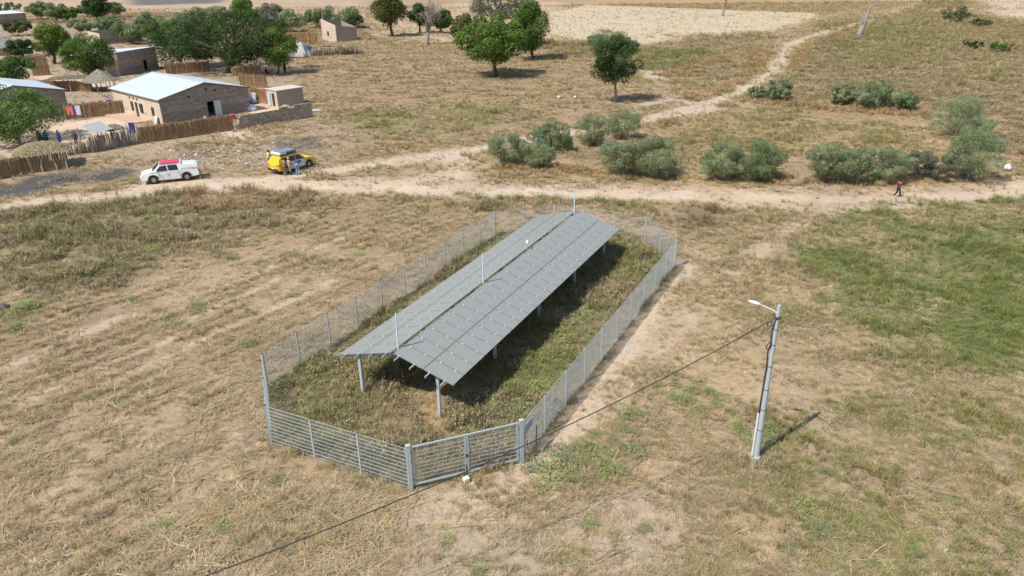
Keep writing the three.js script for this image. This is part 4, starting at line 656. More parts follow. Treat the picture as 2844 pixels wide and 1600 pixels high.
function reedFence(name, label, A, B, h, o = {}) {
  const a = at(...A), b = at(...B), d = b.clone().sub(a), L = d.length(), r = rng(Math.round(A[0] * 3 + A[1])), t = thing(name, label, 'fence', a, Math.atan2(-d.z, d.x), o.group), n = Math.max(1, Math.round(L / 2.4));
  for (let k = 0; k < n; k++) {
    const m = part(o.panel || 'reed_panel', stakes(L / n, h * ru(0.94, 1.06, r), o.step || 0.04, o.th || 0.1, o.pal || REED, r, o.jag, o.lean), thatchMat, t); m.position.x = k * L / n; m.userData.kind = 'stuff';
    if (!o.panel) part('reed_mat', bx(L / n - 0.01, h * 0.93 + 0.2, 0.03, (k + 0.5) * L / n, h * 0.465 - 0.1, -0.03), reedMat, t);
    if (o.posts !== false) part('post', limb([V(k * L / n, -0.3, -0.09), V(k * L / n + 0.03, h * 0.6, -0.1), V(k * L / n, h * 1.08, -0.08)], [0.055, 0.05, 0.035], 6), M.pole, t);
  }
  if (o.rails !== false) for (const y of [0.35, 0.8]) part('binding_rail', limb([V(0, h * y, 0.07), V(L / 2, h * y + 0.03, 0.08), V(L, h * y, 0.07)], [0.025, 0.028, 0.025], 5), M.pole, t);
  return t;
}
reedFence('reed_fence', 'long tawny reed fence in front of the large block house', [388, 399], [650, 361], 2.0, { jag: 0.05 });
reedFence('reed_fence', 'reed fence hung with washing at the back of the swept courtyard', [184, 332], [346, 316], 1.95, { jag: 0.04 });
reedFence('reed_fence', 'tawny reed fence joined to the hay topped shelter', [-30, 503], [82, 480], 1.9, { jag: 0.05 });
reedFence('reed_fence', 'bright orange brown reed fence between the large house and the outhouse', [684, 279], [742, 288], 2.1, { jag: 0.05, pal: [[0.46, 0.28, 0.12], [0.42, 0.25, 0.11], [0.5, 0.33, 0.15]] });
reedFence('reed_fence', 'dark reed screen of the small pen behind the large house', [668, 240], [742, 244], 2.1, { jag: 0.05 });
reedFence('reed_fence', 'back reed screen of the small pen behind the large house', [646, 212], [728, 208], 1.6, { jag: 0.05 });
reedFence('reed_fence', 'brown reed fence behind the roof of the large house', [462, 207], [584, 198], 2.0, { jag: 0.1 });
reedFence('reed_fence', 'pale straw fence beside the roofless house', [790, 122], [884, 124], 3.0, { jag: 0.15, step: 0.1, th: 0.1, pal: [[0.44, 0.3, 0.15], [0.4, 0.26, 0.12]] });
reedFence('reed_fence', 'low brown reed wall behind the thatched huts', [58, 184], [134, 182], 1.9, { jag: 0.05 });
reedFence('reed_fence', 'square brown reed screen standing in the far compound', [92, 211], [140, 208], 2.1, { jag: 0.03 });
reedFence('reed_fence', 'low reed wall standing under the open flat thatch shelter', [142, 250], [256, 254], 1.6, { jag: 0.06 });
reedFence('reed_fence', 'short brown reed fence in front of the dense tree by the block house', [-20, 262], [60, 256], 1.8, { jag: 0.06 });
reedFence('stick_fence', 'grey stick fence below the shaggy straw shelters', [862, 158], [985, 150], 1.5, { jag: 0.25, lean: 0.15, step: 0.07, th: 0.09, pal: GREYS, panel: 'stick_panel' });
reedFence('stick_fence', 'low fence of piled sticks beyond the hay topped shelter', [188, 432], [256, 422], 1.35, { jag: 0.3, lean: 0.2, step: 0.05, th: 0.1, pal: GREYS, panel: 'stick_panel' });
reedFence('stick_fence', 'pale fence of split sticks beside the tin roofed lean-to', [362, 402], [388, 399], 2.3, { jag: 0.35, lean: 0.12, step: 0.09, th: 0.09, pal: GREYS, panel: 'stick_panel', rails: false });
function thatchMound(w, d, h0, h1, r, n = 2600, pal = [[0.37, 0.3, 0.17], [0.31, 0.25, 0.14], [0.42, 0.35, 0.21]], round = 0) { // straw laid on a mound; h0 eave height, h1 rise
  const pos = [], col = [];
  const H = (x, z) => { const u = x / w * 2, v = z / d * 2, q = round ? Math.hypot(u, v) : 0; return round ? h0 + h1 * Math.max(0, 1 - q) : h0 + h1 * (1 - Math.pow(Math.abs(u), 2.5)) * (1 - Math.pow(Math.abs(v), 2.2)); };
  for (let i = 0; i < n; i++) {
    let x = (r() - 0.5) * w, z = (r() - 0.5) * d; if (round && Math.hypot(x / w, z / d) > 0.5) continue;
    const y = H(x, z) + 0.04 * r(), a = round ? Math.atan2(z, x) + ru(-0.35, 0.35, r) : r() * 6.283, l = ru(0.35, 0.9, r), x2 = x + Math.cos(a) * l * 0.5, z2 = z + Math.sin(a) * l * 0.5, y2 = (Math.abs(x2) < w / 2 && Math.abs(z2) < d / 2 ? H(x2, z2) : y - 0.15) + ru(-0.02, 0.09, r), px = -Math.sin(a) * 0.05, pz = Math.cos(a) * 0.05, c = pal[Math.floor(r() * pal.length)], f = 0.75 + 0.5 * r();
    pos.push(x - px, y, z - pz, x + px, y, z + pz, x2, y2, z2); for (let k = 0; k < 3; k++) col.push(c[0] * f, c[1] * f, c[2] * f);
  }
  const N = 14; for (let j = 0; j < N; j++) for (let i = 0; i < N; i++) { // body under the loose straw
    const X = k => (k / N - 0.5) * w, Z = k => (k / N - 0.5) * d, c = pal[(i * 7 + j * 3) % pal.length];
    const q = [[i, j], [i, j + 1], [i + 1, j], [i + 1, j], [i, j + 1], [i + 1, j + 1]]; if (round && Math.hypot(X(i + 0.5) / w, Z(j + 0.5) / d) > 0.5) continue;
    for (const [a, b] of q) { pos.push(X(a), H(X(a), Z(b)) - 0.03, Z(b)); col.push(c[0] * 0.8, c[1] * 0.8, c[2] * 0.8); }
  }
  const g = new THREE.BufferGeometry(); g.setAttribute('position', new THREE.Float32BufferAttribute(pos, 3)); g.setAttribute('color', new THREE.Float32BufferAttribute(col, 3)); g.computeVertexNormals(); return g;
}
function crook(x, z, h, r, th = 0.09) { return limb([V(x, -0.3, z), V(x + ru(-0.08, 0.08, r), h * 0.35, z + ru(-0.06, 0.06, r)), V(x + ru(-0.1, 0.1, r), h * 0.7, z), V(x + ru(-0.05, 0.05, r), h, z)], [th, th * 0.95, th * 0.8, th * 0.65], 7); }
{ // hay topped shelter
  const a = at(84, 480), b = at(190, 468), d = b.clone().sub(a), L = d.length(), r = rng(13), t = thing('hay_shelter', 'hay topped shelter with reed walls and crooked pale posts', 'shelter', a, Math.atan2(-d.z, d.x));
  const top = part('hay_roof', thatchMound(L + 1.6, 4.6, 1.75, 0.85, r, 4200), thatchMat, t); top.position.set(L / 2 - 0.5, 0, -2.0);
  const fw = part('reed_wall', stakes(L, 1.75, 0.04, 0.1, REED, r, 0.04), thatchMat, t); fw.userData.kind = 'stuff';
  for (const x of [0.25, 1.2, L * 0.7, L - 0.05]) part('post', crook(x, 0.14, x > 3 ? 1.85 : 1.5, r, 0.1), M.poleGrey, t);
  for (const x of [0.3, L - 0.2]) part('post', crook(x, -3.6, 1.8, r, 0.09), M.poleGrey, t);
  part('roof_pole', limb([V(-0.2, 1.76, 0), V(L / 2, 1.8, 0), V(L + 0.2, 1.74, 0)], [0.06, 0.06, 0.05], 6), M.pole, t);
}
{ // lean-to of sticks with a tin sheet
  const a = at(258, 424), b = at(362, 402), d = b.clone().sub(a), L = d.length(), r = rng(17), t = thing('stick_shelter', 'grey stick lean-to with a scrap metal sheet roof', 'shelter', a, Math.atan2(-d.z, d.x));
  const w = part('stick_wall', stakes(L, 1.95, 0.07, 0.14, GREYS, r, 0.15, 0.1), thatchMat, t); w.userData.kind = 'stuff';
  for (const x of [0.2, L * 0.6]) part('post', crook(x, -0.2, 2.1, r), M.poleGrey, t); for (const x of [0.2, L * 0.6]) part('post', crook(x, -2.6, 2.5, r), M.poleGrey, t);
  const s = part('roof_sheet', sheet(L * 0.5, 2.5), mat(0.36, 0.38, 0.38, 0.7, 0.2, two), t); s.position.set(L * 0.36, 2.75, -2.3); s.rotation.set(0.26, 0.05, 0.05);
  const th = part('thatch', thatchMound(L * 0.45, 2.2, 1.9, 0.5, r, 900, GREYS), thatchMat, t); th.position.set(L * 0.8, 0, -1.2);
}
function roundHut(label, px, rad, wallH, rise, pal, o = {}) {
  const r = rng(Math.round(px[0] + 50)), t = thing('thatched_hut', label, 'hut', at(...px)), n = 15;
  const pts = []; for (let k = 0; k <= n; k++) pts.push(V(Math.cos(k / n * 6.283) * rad, 0, Math.sin(k / n * 6.283) * rad));
  if (o.posts) for (let k = 0; k < 9; k++) part('post', crook(Math.cos(k / 9 * 6.283) * rad, Math.sin(k / 9 * 6.283) * rad, wallH, r, 0.08), M.poleGrey, t);
  else part('wall', new THREE.CylinderGeometry(rad, rad * 1.02, wallH + 0.3, 24).translate(0, (wallH - 0.3) / 2, 0), mat(0.42, 0.34, 0.26, 1), t);
  part('thatch_roof', thatchMound(rad * 2.7, rad * 2.7, wallH - 0.15, rise, r, 3000, pal, 1), thatchMat, t); return t;
}
roundHut('round hut with a pointed grey brown thatch roof on posts', [284, 250], 2.1, 1.7, 1.9, [[0.36, 0.32, 0.25], [0.3, 0.26, 0.2], [0.42, 0.37, 0.29]], { posts: true });
roundHut('round hut with a weathered grey thatch at the compound edge', [22, 150], 2.8, 1.8, 2.4, [[0.32, 0.3, 0.27], [0.27, 0.25, 0.22], [0.37, 0.35, 0.31]]);
function openShelter(label, px, w, d, h, pal, th = 0) {
  const r = rng(Math.round(px[0] * 2)), t = thing('thatch_shelter', label, 'shelter', at(...px), th);
  part('thatch_roof', thatchMound(w, d, h, 0.35, r, 1800, pal), thatchMat, t); for (const sx of [-0.44, 0, 0.44]) for (const sz of [-0.42, 0.42]) part('post', crook(sx * w, sz * d, h + 0.15, r, 0.075), M.poleGrey, t); return t;
}
openShelter('open flat thatch shelter on crooked posts beside the pointed hut', [205, 250], 7, 4, 2.0, [[0.3, 0.25, 0.17], [0.25, 0.2, 0.14]], 0.25);
openShelter('low straw shelter beside the roofless house', [948, 150], 7.5, 5, 2.1, [[0.42, 0.33, 0.2], [0.36, 0.28, 0.17]], 0.1);
openShelter('shaggy straw shelter in front of the roofless house', [895, 152], 4, 4, 1.9, [[0.44, 0.34, 0.2], [0.38, 0.28, 0.15]], 0.3);
{ // tarpaulin shelter: ribs and sagging sheets
  const t = thing('tarp_shelter', 'domed shelter patched with blue and grey tarpaulins', 'shelter', at(832, 156)), cols = [[0.2, 0.26, 0.38], [0.42, 0.42, 0.4], [0.13, 0.13, 0.14], [0.5, 0.47, 0.42], [0.3, 0.34, 0.4]], r = rng(5);
  for (let k = 0; k < 10; k++) { const g = new THREE.SphereGeometry(2.9, 8, 6, k / 10 * 6.283, 0.72, 0, 1.5); const p = g.attributes.position; for (let i = 0; i < p.count; i++) { const f = 1 + 0.34 * noise(p.getX(i) * 0.9 + 3, p.getY(i) * 0.9, p.getZ(i)) + 0.012 * k; p.setXYZ(i, p.getX(i) * f, p.getY(i) * f * 0.95, p.getZ(i) * f); } g.computeVertexNormals(); part('tarpaulin', g, mat(...cols[Math.floor(r() * 5)], 0.7, 0, two), t); }
  for (let k = 0; k < 5; k++) part('pole', limb([V(Math.cos(k * 1.3) * 3.3, -0.2, Math.sin(k * 1.3) * 3.3), V(Math.cos(k * 1.3) * 2.6, 2, Math.sin(k * 1.3) * 2.6)], [0.06, 0.04], 6), M.poleGrey, t);
  const u = thing('cloth_heap', 'dark heap of cloth and sacks beside the tarpaulin shelter', 'heap', at(872, 154)); for (let k = 0; k < 5; k++) part('sack', new THREE.SphereGeometry(1, 10, 8).scale(ru(0.5, 1, r), ru(0.4, 0.8, r), ru(0.5, 0.9, r)).translate(ru(-1.3, 1.3, r), 0.35, ru(-0.6, 0.6, r)), mat(...cols[k % 3], 0.9), u);
}
for (const [x, y, top, lab] of [[479, 96, 30, 'tall wooden utility pole with a plain top among the village trees'], [489, 98, 32, 'second wooden utility pole standing close to the first among the trees']]) { const g = at(x, y), h = heightAt(g, top); solo('utility_pole', new THREE.CylinderGeometry(0.11, 0.15, h + 0.3, 8).translate(g.x, (h - 0.3) / 2, g.z), M.poleGrey, lab, 'pole'); }

// ---------------------------------------------------------------- washing, bags and odds and ends
function garment(label, px, w, h, col, kind, top = 1.9) { // cloth folded over the fence top, hanging in front
  const g0 = at(px[0], px[1], top), N = 6, pos = [], idx = [];
  const t = new THREE.PlaneGeometry(w, h, N, N), p = t.attributes.position;
  for (let i = 0; i < p.count; i++) { const x = p.getX(i), y = p.getY(i), k = (h / 2 - y) / h; p.setXYZ(i, x * (1 - 0.15 * k), y - h / 2, 0.1 + 0.05 * Math.sin(x * 14 + px[0]) * k + 0.02); if (kind === 'trousers' && k > 0.35 && Math.abs(x) < 0.05) p.setY(i, -h * 0.33); }
  t.computeVertexNormals(); const m = solo(kind === 'trousers' ? 'hung_trousers' : 'hung_cloth', t, mat(...col, 0.95, 0, two), label, 'clothing'); m.position.copy(g0); m.rotation.y = 0.12;
}
const hung = [[191, 296, 0.9, 1.1, [0.62, 0.16, 0.15], 'trousers', 'salmon red trousers hung over the courtyard fence'], [204, 293, 0.6, 1.0, [0.06, 0.06, 0.32], 'cloth', 'dark blue cloth hung beside red trousers'], [214, 293, 0.7, 1.25, [0.66, 0.64, 0.72], 'cloth', 'long white garment hung on the courtyard fence'], [222, 288, 0.65, 1.0, [0.1, 0.55, 0.46], 'trousers', 'turquoise trousers hung on the courtyard fence'], [232, 285, 0.6, 0.6, [0.1, 0.16, 0.45], 'cloth', 'short blue cloth hung beside turquoise trousers'], [257, 281, 0.8, 0.45, [0.72, 0.08, 0.38], 'cloth', 'bright pink cloth hung over the courtyard fence'], [280, 279, 0.7, 0.5, [0.4, 0.03, 0.08], 'cloth', 'dark red cloth hung next to yellow trousers'], [289, 280, 0.6, 0.7, [0.75, 0.55, 0.04], 'trousers', 'yellow trousers hung over the courtyard fence'], [302, 277, 0.7, 0.5, [0.06, 0.06, 0.4], 'cloth', 'indigo cloth hung near the large house wall']];
for (const [x, y, w, h, c, k, l] of hung) garment(l, [x, y], w, h, c, k);
garment('dark blue garment draped over the pale stick fence', [364, 340], 0.7, 1.3, [0.05, 0.06, 0.28], 'cloth', 2.2);
garment('grey white shirt hung on the long tawny fence', [569, 322], 0.4, 1.0, [0.6, 0.58, 0.52], 'cloth', 2.0);
garment('red pink cloth hung on the orange brown fence', [735, 252], 0.6, 0.9, [0.6, 0.12, 0.2], 'cloth', 2.1);
garment('white and blue garments hung together near the outhouse fence', [703, 256], 0.6, 1.5, [0.72, 0.72, 0.74], 'cloth', 2.1);
{
  const r = rng(321), lump = (sx, sy, sz, k = 0.25) => { const g = new THREE.SphereGeometry(1, 14, 10), p = g.attributes.position; for (let i = 0; i < p.count; i++) { const f = 1 + k * noise(p.getX(i) * 2 + sx * 9, p.getY(i) * 2, p.getZ(i) * 2 + sy * 5); p.setXYZ(i, p.getX(i) * f * sx, Math.max(-0.4, p.getY(i) * f) * sy, p.getZ(i) * f * sz); } g.computeVertexNormals(); return g; };
  const item = (name, label, cat, px, g, c, y = 0.1, grp) => { const m = solo(name, g, mat(...c, 0.8), label, cat, grp); m.position.copy(at(...px)).setY(y); m.rotation.y = r() * 6; return m; };
  item('plastic_bag', 'white plastic bag snagged on dry stalks beside the end thorn shrub', 'bag', [2796, 474], lump(0.34, 0.36, 0.3, 0.6), [0.85, 0.88, 0.88], 0.3);
  item('plastic_bag', 'blue plastic bag caught under the spreading thorn shrub', 'bag', [1504, 396], lump(0.75, 0.45, 0.5, 0.5), [0.2, 0.36, 0.42], 0.3);
  for (const [x, y, l] of [[1552, 272, 'small white sack on the slope, nearer the mango side of a pair'], [1597, 272, 'small white sack on the slope, nearer the lone tree of a pair']]) item('white_sack', l, 'sack', [x, y], lump(0.2, 0.2, 0.22, 0.4), [0.84, 0.83, 0.8], 0.12);
  item('white_sack', 'white sack slumped against the large house in the side yard', 'sack', [699, 306], lump(0.8, 0.6, 0.7), [0.78, 0.8, 0.84], 0.25);
  item('blue_tarp', 'dark blue tarpaulin heaped against the end of the large house', 'tarpaulin', [693, 288], lump(1.1, 0.95, 1.0, 0.4), [0.05, 0.08, 0.22], 0.3);
  item('red_basin', 'red plastic basin beside the outhouse', 'basin', [836, 284], new THREE.CylinderGeometry(0.42, 0.3, 0.3, 18, 1, false), [0.65, 0.07, 0.1], 0.15);
  item('pink_basin', 'pink plastic basin on the ground between fence and block wall', 'basin', [648, 330], new THREE.CylinderGeometry(0.36, 0.26, 0.6, 18), [0.7, 0.06, 0.28], 0.3);
  item('straw_heap', 'small golden straw heap in front of the outhouse wall', 'heap', [794, 304], lump(1.1, 0.55, 0.8), [0.42, 0.26, 0.12], 0.12);
  item('well_cover', 'pale concrete slab lying beside the end of the block wall', 'slab', [874, 314], rbx(1.5, 0.5, 1.1, 0.06), [0.5, 0.46, 0.4], 0.2);
  item('stone', 'dark rounded stone at the edge of the overgrown bank', 'stone', [10, 860], lump(0.4, 0.3, 0.3), [0.09, 0.085, 0.08], 0.08);
  item('stone', 'flat dark stone lying in the harvested field', 'stone', [334, 784], lump(0.35, 0.16, 0.25), [0.13, 0.12, 0.12], 0.05);
  { const p = at(228, 496), t = thing('brushwood', 'tangle of dry grey branches by the ash heap', 'brushwood', p), l = []; for (let k = 0; k < 90; k++) { const a = r() * 6.28, x = ru(-2.2, 2.2, r), z = ru(-0.9, 0.9, r); l.push(limb([V(x, 0.02, z), V(x + Math.cos(a) * 0.6, ru(0.2, 0.9, r), z + Math.sin(a) * 0.5), V(x + Math.cos(a) * 1.3, ru(0.05, 1.1, r), z + Math.sin(a) * 0.9)], [0.03, 0.022, 0.008], 4)); } part('branches', l, M.barkGrey, t); }
  { const p = at(2475, 500), t = thing('fallen_branch', 'pale bare branch fallen from a thorn shrub toward the road', 'branch', p); part('branch', [limb([V(-1.6, 1.7, -0.8), V(-1.0, 1.1, -0.4), V(-0.3, 0.4, 0), V(0.5, 0.06, 0.3)], [0.02, 0.035, 0.045, 0.05], 6), limb([V(-1.0, 1.1, -0.4), V(-0.7, 1.7, -0.6)], [0.025, 0.01], 5)], M.barkDead, t); }
  { const p = at(1328 * 1.1, 512), t = thing('fallen_branch', 'dry branch lying under the wide thorn shrubs', 'branch', at(1880, 492)); part('branch', limb([V(-0.8, 0.5, 0), V(0.2, 0.25, 0), V(1.6, 0.05, 0.2)], [0.04, 0.04, 0.02], 6), M.barkDead, t); }
  // scattered pale litter on the waste ground
  const lg = new THREE.BoxGeometry(0.26, 0.05, 0.18), lp = new THREE.InstancedMesh(lg, mat(1, 1, 1, 0.9), 900), q = new THREE.Quaternion(), e = new THREE.Euler(), mx = new THREE.Matrix4();
  for (let i = 0; i < 900; i++) { const u = r(), p = i < 620 ? at(ru(440, 760, r), ru(395, 470, r)) : at(ru(640, 1000, r), ru(180, 440, r)); e.set(ru(-0.5, 0.5, r), r() * 6, ru(-0.5, 0.5, r)); q.setFromEuler(e); const s = 0.4 + 1.1 * r() * r(); mx.compose(p.setY(0), q, V(s, s, s)); lp.setMatrixAt(i, mx); const c = r(), k = ru(0.7, 1.1, r); lp.setColorAt(i, c < 0.7 ? C(0.55 * k, 0.47 * k, 0.36 * k) : c < 0.85 ? C(0.7 * k, 0.68 * k, 0.65 * k) : c < 0.93 ? C(0.12, 0.12, 0.13) : C(0.4, 0.25, 0.16)); }
  lp.name = 'ground_litter'; tag(lp, 'scattered pale rubbish and stones on the waste ground by the cars', 'litter', null, 'stuff'); lp.castShadow = lp.receiveShadow = true; scene.add(lp);
}

// single green plants that stand out from the cover
{
  const vars = [leafClump(330, 101, 0.055, 0.7), leafClump(380, 102, 0.048, 0.85), leafClump(260, 103, 0.065, 0.55)], gm = [[0.24, 0.29, 0.09], [0.2, 0.25, 0.08], [0.29, 0.31, 0.105], [0.22, 0.24, 0.115]].map(c => new THREE.MeshStandardMaterial({ color: C(...c), roughness: 0.9, side: THREE.DoubleSide })), r = rng(808);
  const plants = (list, label, group, s0, s1, hk = 0.6) => { for (const [x, y] of list) { const m = solo('weed_plant', vars[Math.floor(r() * 3)], gm[Math.floor(r() * 4)], label, 'plant', group), p = atD(x, y), s = ru(s0, s1, r); m.position.copy(p).setY(reliefAt(p.x, p.z)); m.scale.set(s, s * hk * ru(0.8, 1.2, r), s); m.rotation.y = r() * 6; } };
  plants([[545, 635], [525, 618], [580, 650], [650, 660], [735, 745], [585, 758], [500, 780], [490, 770], [330, 755], [420, 805], [385, 622], [395, 630], [810, 665], [830, 660], [960, 525], [1010, 490], [1075, 502], [310, 862], [450, 820], [770, 705], [860, 580], [640, 790], [620, 870], [680, 585], [700, 610], [1040, 560], [900, 640], [745, 640]], 'green weed plant in the furrowed field between bank and fence', 'weeds in the furrowed field', 0.6, 1.2);
  plants([[35, 800], [55, 785], [70, 775], [40, 830]], 'grey green weed at the foot of the overgrown bank', 'weeds below the bank', 1.0, 1.6, 0.8);
  plants([[320, 1000], [300, 1010], [375, 940], [230, 1000], [480, 945], [150, 1030], [165, 930], [700, 1310], [730, 1390], [690, 1210], [40, 1110], [120, 1210], [240, 1240], [410, 1330], [560, 1330]], 'small green weed among the straw of the stubble field', 'weeds in the stubble', 0.45, 0.95, 0.5);
  plants([[1130, 1355], [1120, 1375], [1210, 1445], [1170, 1278], [1480, 1325], [1620, 1330], [1445, 1410]], 'low green weed on the bare ground below the gate', 'weeds below the gate', 0.45, 0.8, 0.55);
  plants([[1390, 1185], [1420, 1165], [1450, 1190], [1470, 1160], [1500, 1140], [1530, 1150], [1560, 1130], [1540, 1110], [1500, 1100], [1560, 1080], [1460, 1130], [1430, 1205], [1410, 1140], [1520, 1175], [1590, 1085], [1480, 1215], [1600, 1140], [1370, 1225], [1545, 1195], [1590, 1050], [1350, 1180]], 'bright leafy weed in the green clump beside the gate', 'green clump beside the gate', 0.55, 1.3, 0.7);
  plants([[1885, 1120], [1870, 1095], [1920, 1130], [1940, 1090], [1930, 1110], [1855, 1080], [1905, 1140], [1925, 1075]], 'bright green weed round the foot of the street lamp', 'weeds round the street lamp', 0.5, 1.1, 0.8);
  plants([[1700, 970], [1720, 1010], [1760, 1030], [1800, 1020], [1840, 1040], [1780, 990], [1820, 1000], [1690, 1000], [1740, 985]], 'green weed in the patch between the street lamp and the fence', 'weeds between lamp and fence', 0.6, 1.2, 0.6);
  plants([[1860, 1215], [2020, 1280], [2200, 1250], [2350, 1170], [1990, 1375], [2140, 1310], [2290, 1385], [2080, 1190], [2250, 1060], [2400, 1260], [2460, 1330], [2130, 1140], [2330, 1300], [2060, 1340], [2500, 1200], [2420, 1090], [2190, 1420], [1940, 1290], [2010, 1190]], 'green weed in the rough grass beyond the street lamp', 'weeds beyond the lamp', 0.5, 1.1, 0.55);
  plants([[1340, 1000], [1300, 1040], [1320, 1020], [1280, 1050], [1360, 980], [1250, 1045], [1400, 900], [1430, 860], [1480, 800], [1530, 740], [1580, 690], [1610, 660], [1570, 640], [1640, 690], [1600, 620], [1180, 640], [1210, 620], [1260, 590], [760, 930], [720, 960], [690, 985], [800, 900]], 'green weed growing inside the fenced yard', 'weeds in the fenced yard', 0.9, 1.6, 0.7);
  plants([[1200, 500], [1260, 500], [1300, 495], [1360, 498], [1400, 502], [1230, 515], [1500, 505], [1160, 488], [980, 485]], 'green weed along the road edge behind the fenced yard', 'weeds along the road edge', 1.0, 1.8, 0.8);
}
// ---------------------------------------------------------------- cars
function carBody(side, halfW, bevel, tuck) { // side outline extruded across the car, shoulders drawn in above the waist
  const s = new THREE.Shape(side.map(q => new THREE.Vector2(q[0], q[1])));
  const g = new THREE.ExtrudeGeometry(s, { depth: halfW * 2 - bevel * 2, bevelEnabled: true, bevelThickness: bevel, bevelSize: bevel * 0.7, bevelSegments: 3, curveSegments: 6 }).translate(0, 0, -halfW + bevel), p = g.attributes.position;
  for (let i = 0; i < p.count; i++) { const x = p.getX(i), y = p.getY(i); p.setZ(i, p.getZ(i) * tuck(x, y)); }
  g.computeVertexNormals(); return g;
}
function arc(cx, cy, r, a0, a1, n = 8) { const o = []; for (let i = 0; i <= n; i++) { const a = a0 + (a1 - a0) * i / n; o.push([cx + Math.cos(a) * r, cy + Math.sin(a) * r]); } return o; }
function poly(pts, mtl) { // flat glass pane from corner points
  const pos = []; for (let i = 1; i < pts.length - 1; i++) for (const q of [pts[0], pts[i], pts[i + 1]]) pos.push(q.x, q.y, q.z); return triGeo(pos);
}
const glassCar = mat(0.03, 0.04, 0.055, 0.08, 0, two), rubber = mat(0.03, 0.03, 0.032, 0.9), rimMat = mat(0.42, 0.4, 0.37, 0.5, 0.5), darkTrim = mat(0.04, 0.04, 0.045, 0.6);
function wheel(t, x, z, r = 0.38) {
  const tyre = part('wheel', new THREE.TorusGeometry(r - 0.085, 0.1, 10, 26).scale(1, 1, 1.25), rubber, t); tyre.position.set(x, r, z);
  part('rim', [new THREE.CylinderGeometry(r * 0.58, r * 0.58, 0.12, 20).rotateX(Math.PI / 2), ...[0, 1, 2, 3, 4, 5].map(k => bx(r * 0.5, 0.05, 0.15, r * 0.28, 0, 0).rotateZ(k * 1.047)), new THREE.CylinderGeometry(0.07, 0.07, 0.17, 10).rotateX(Math.PI / 2)], rimMat, tyre);
}
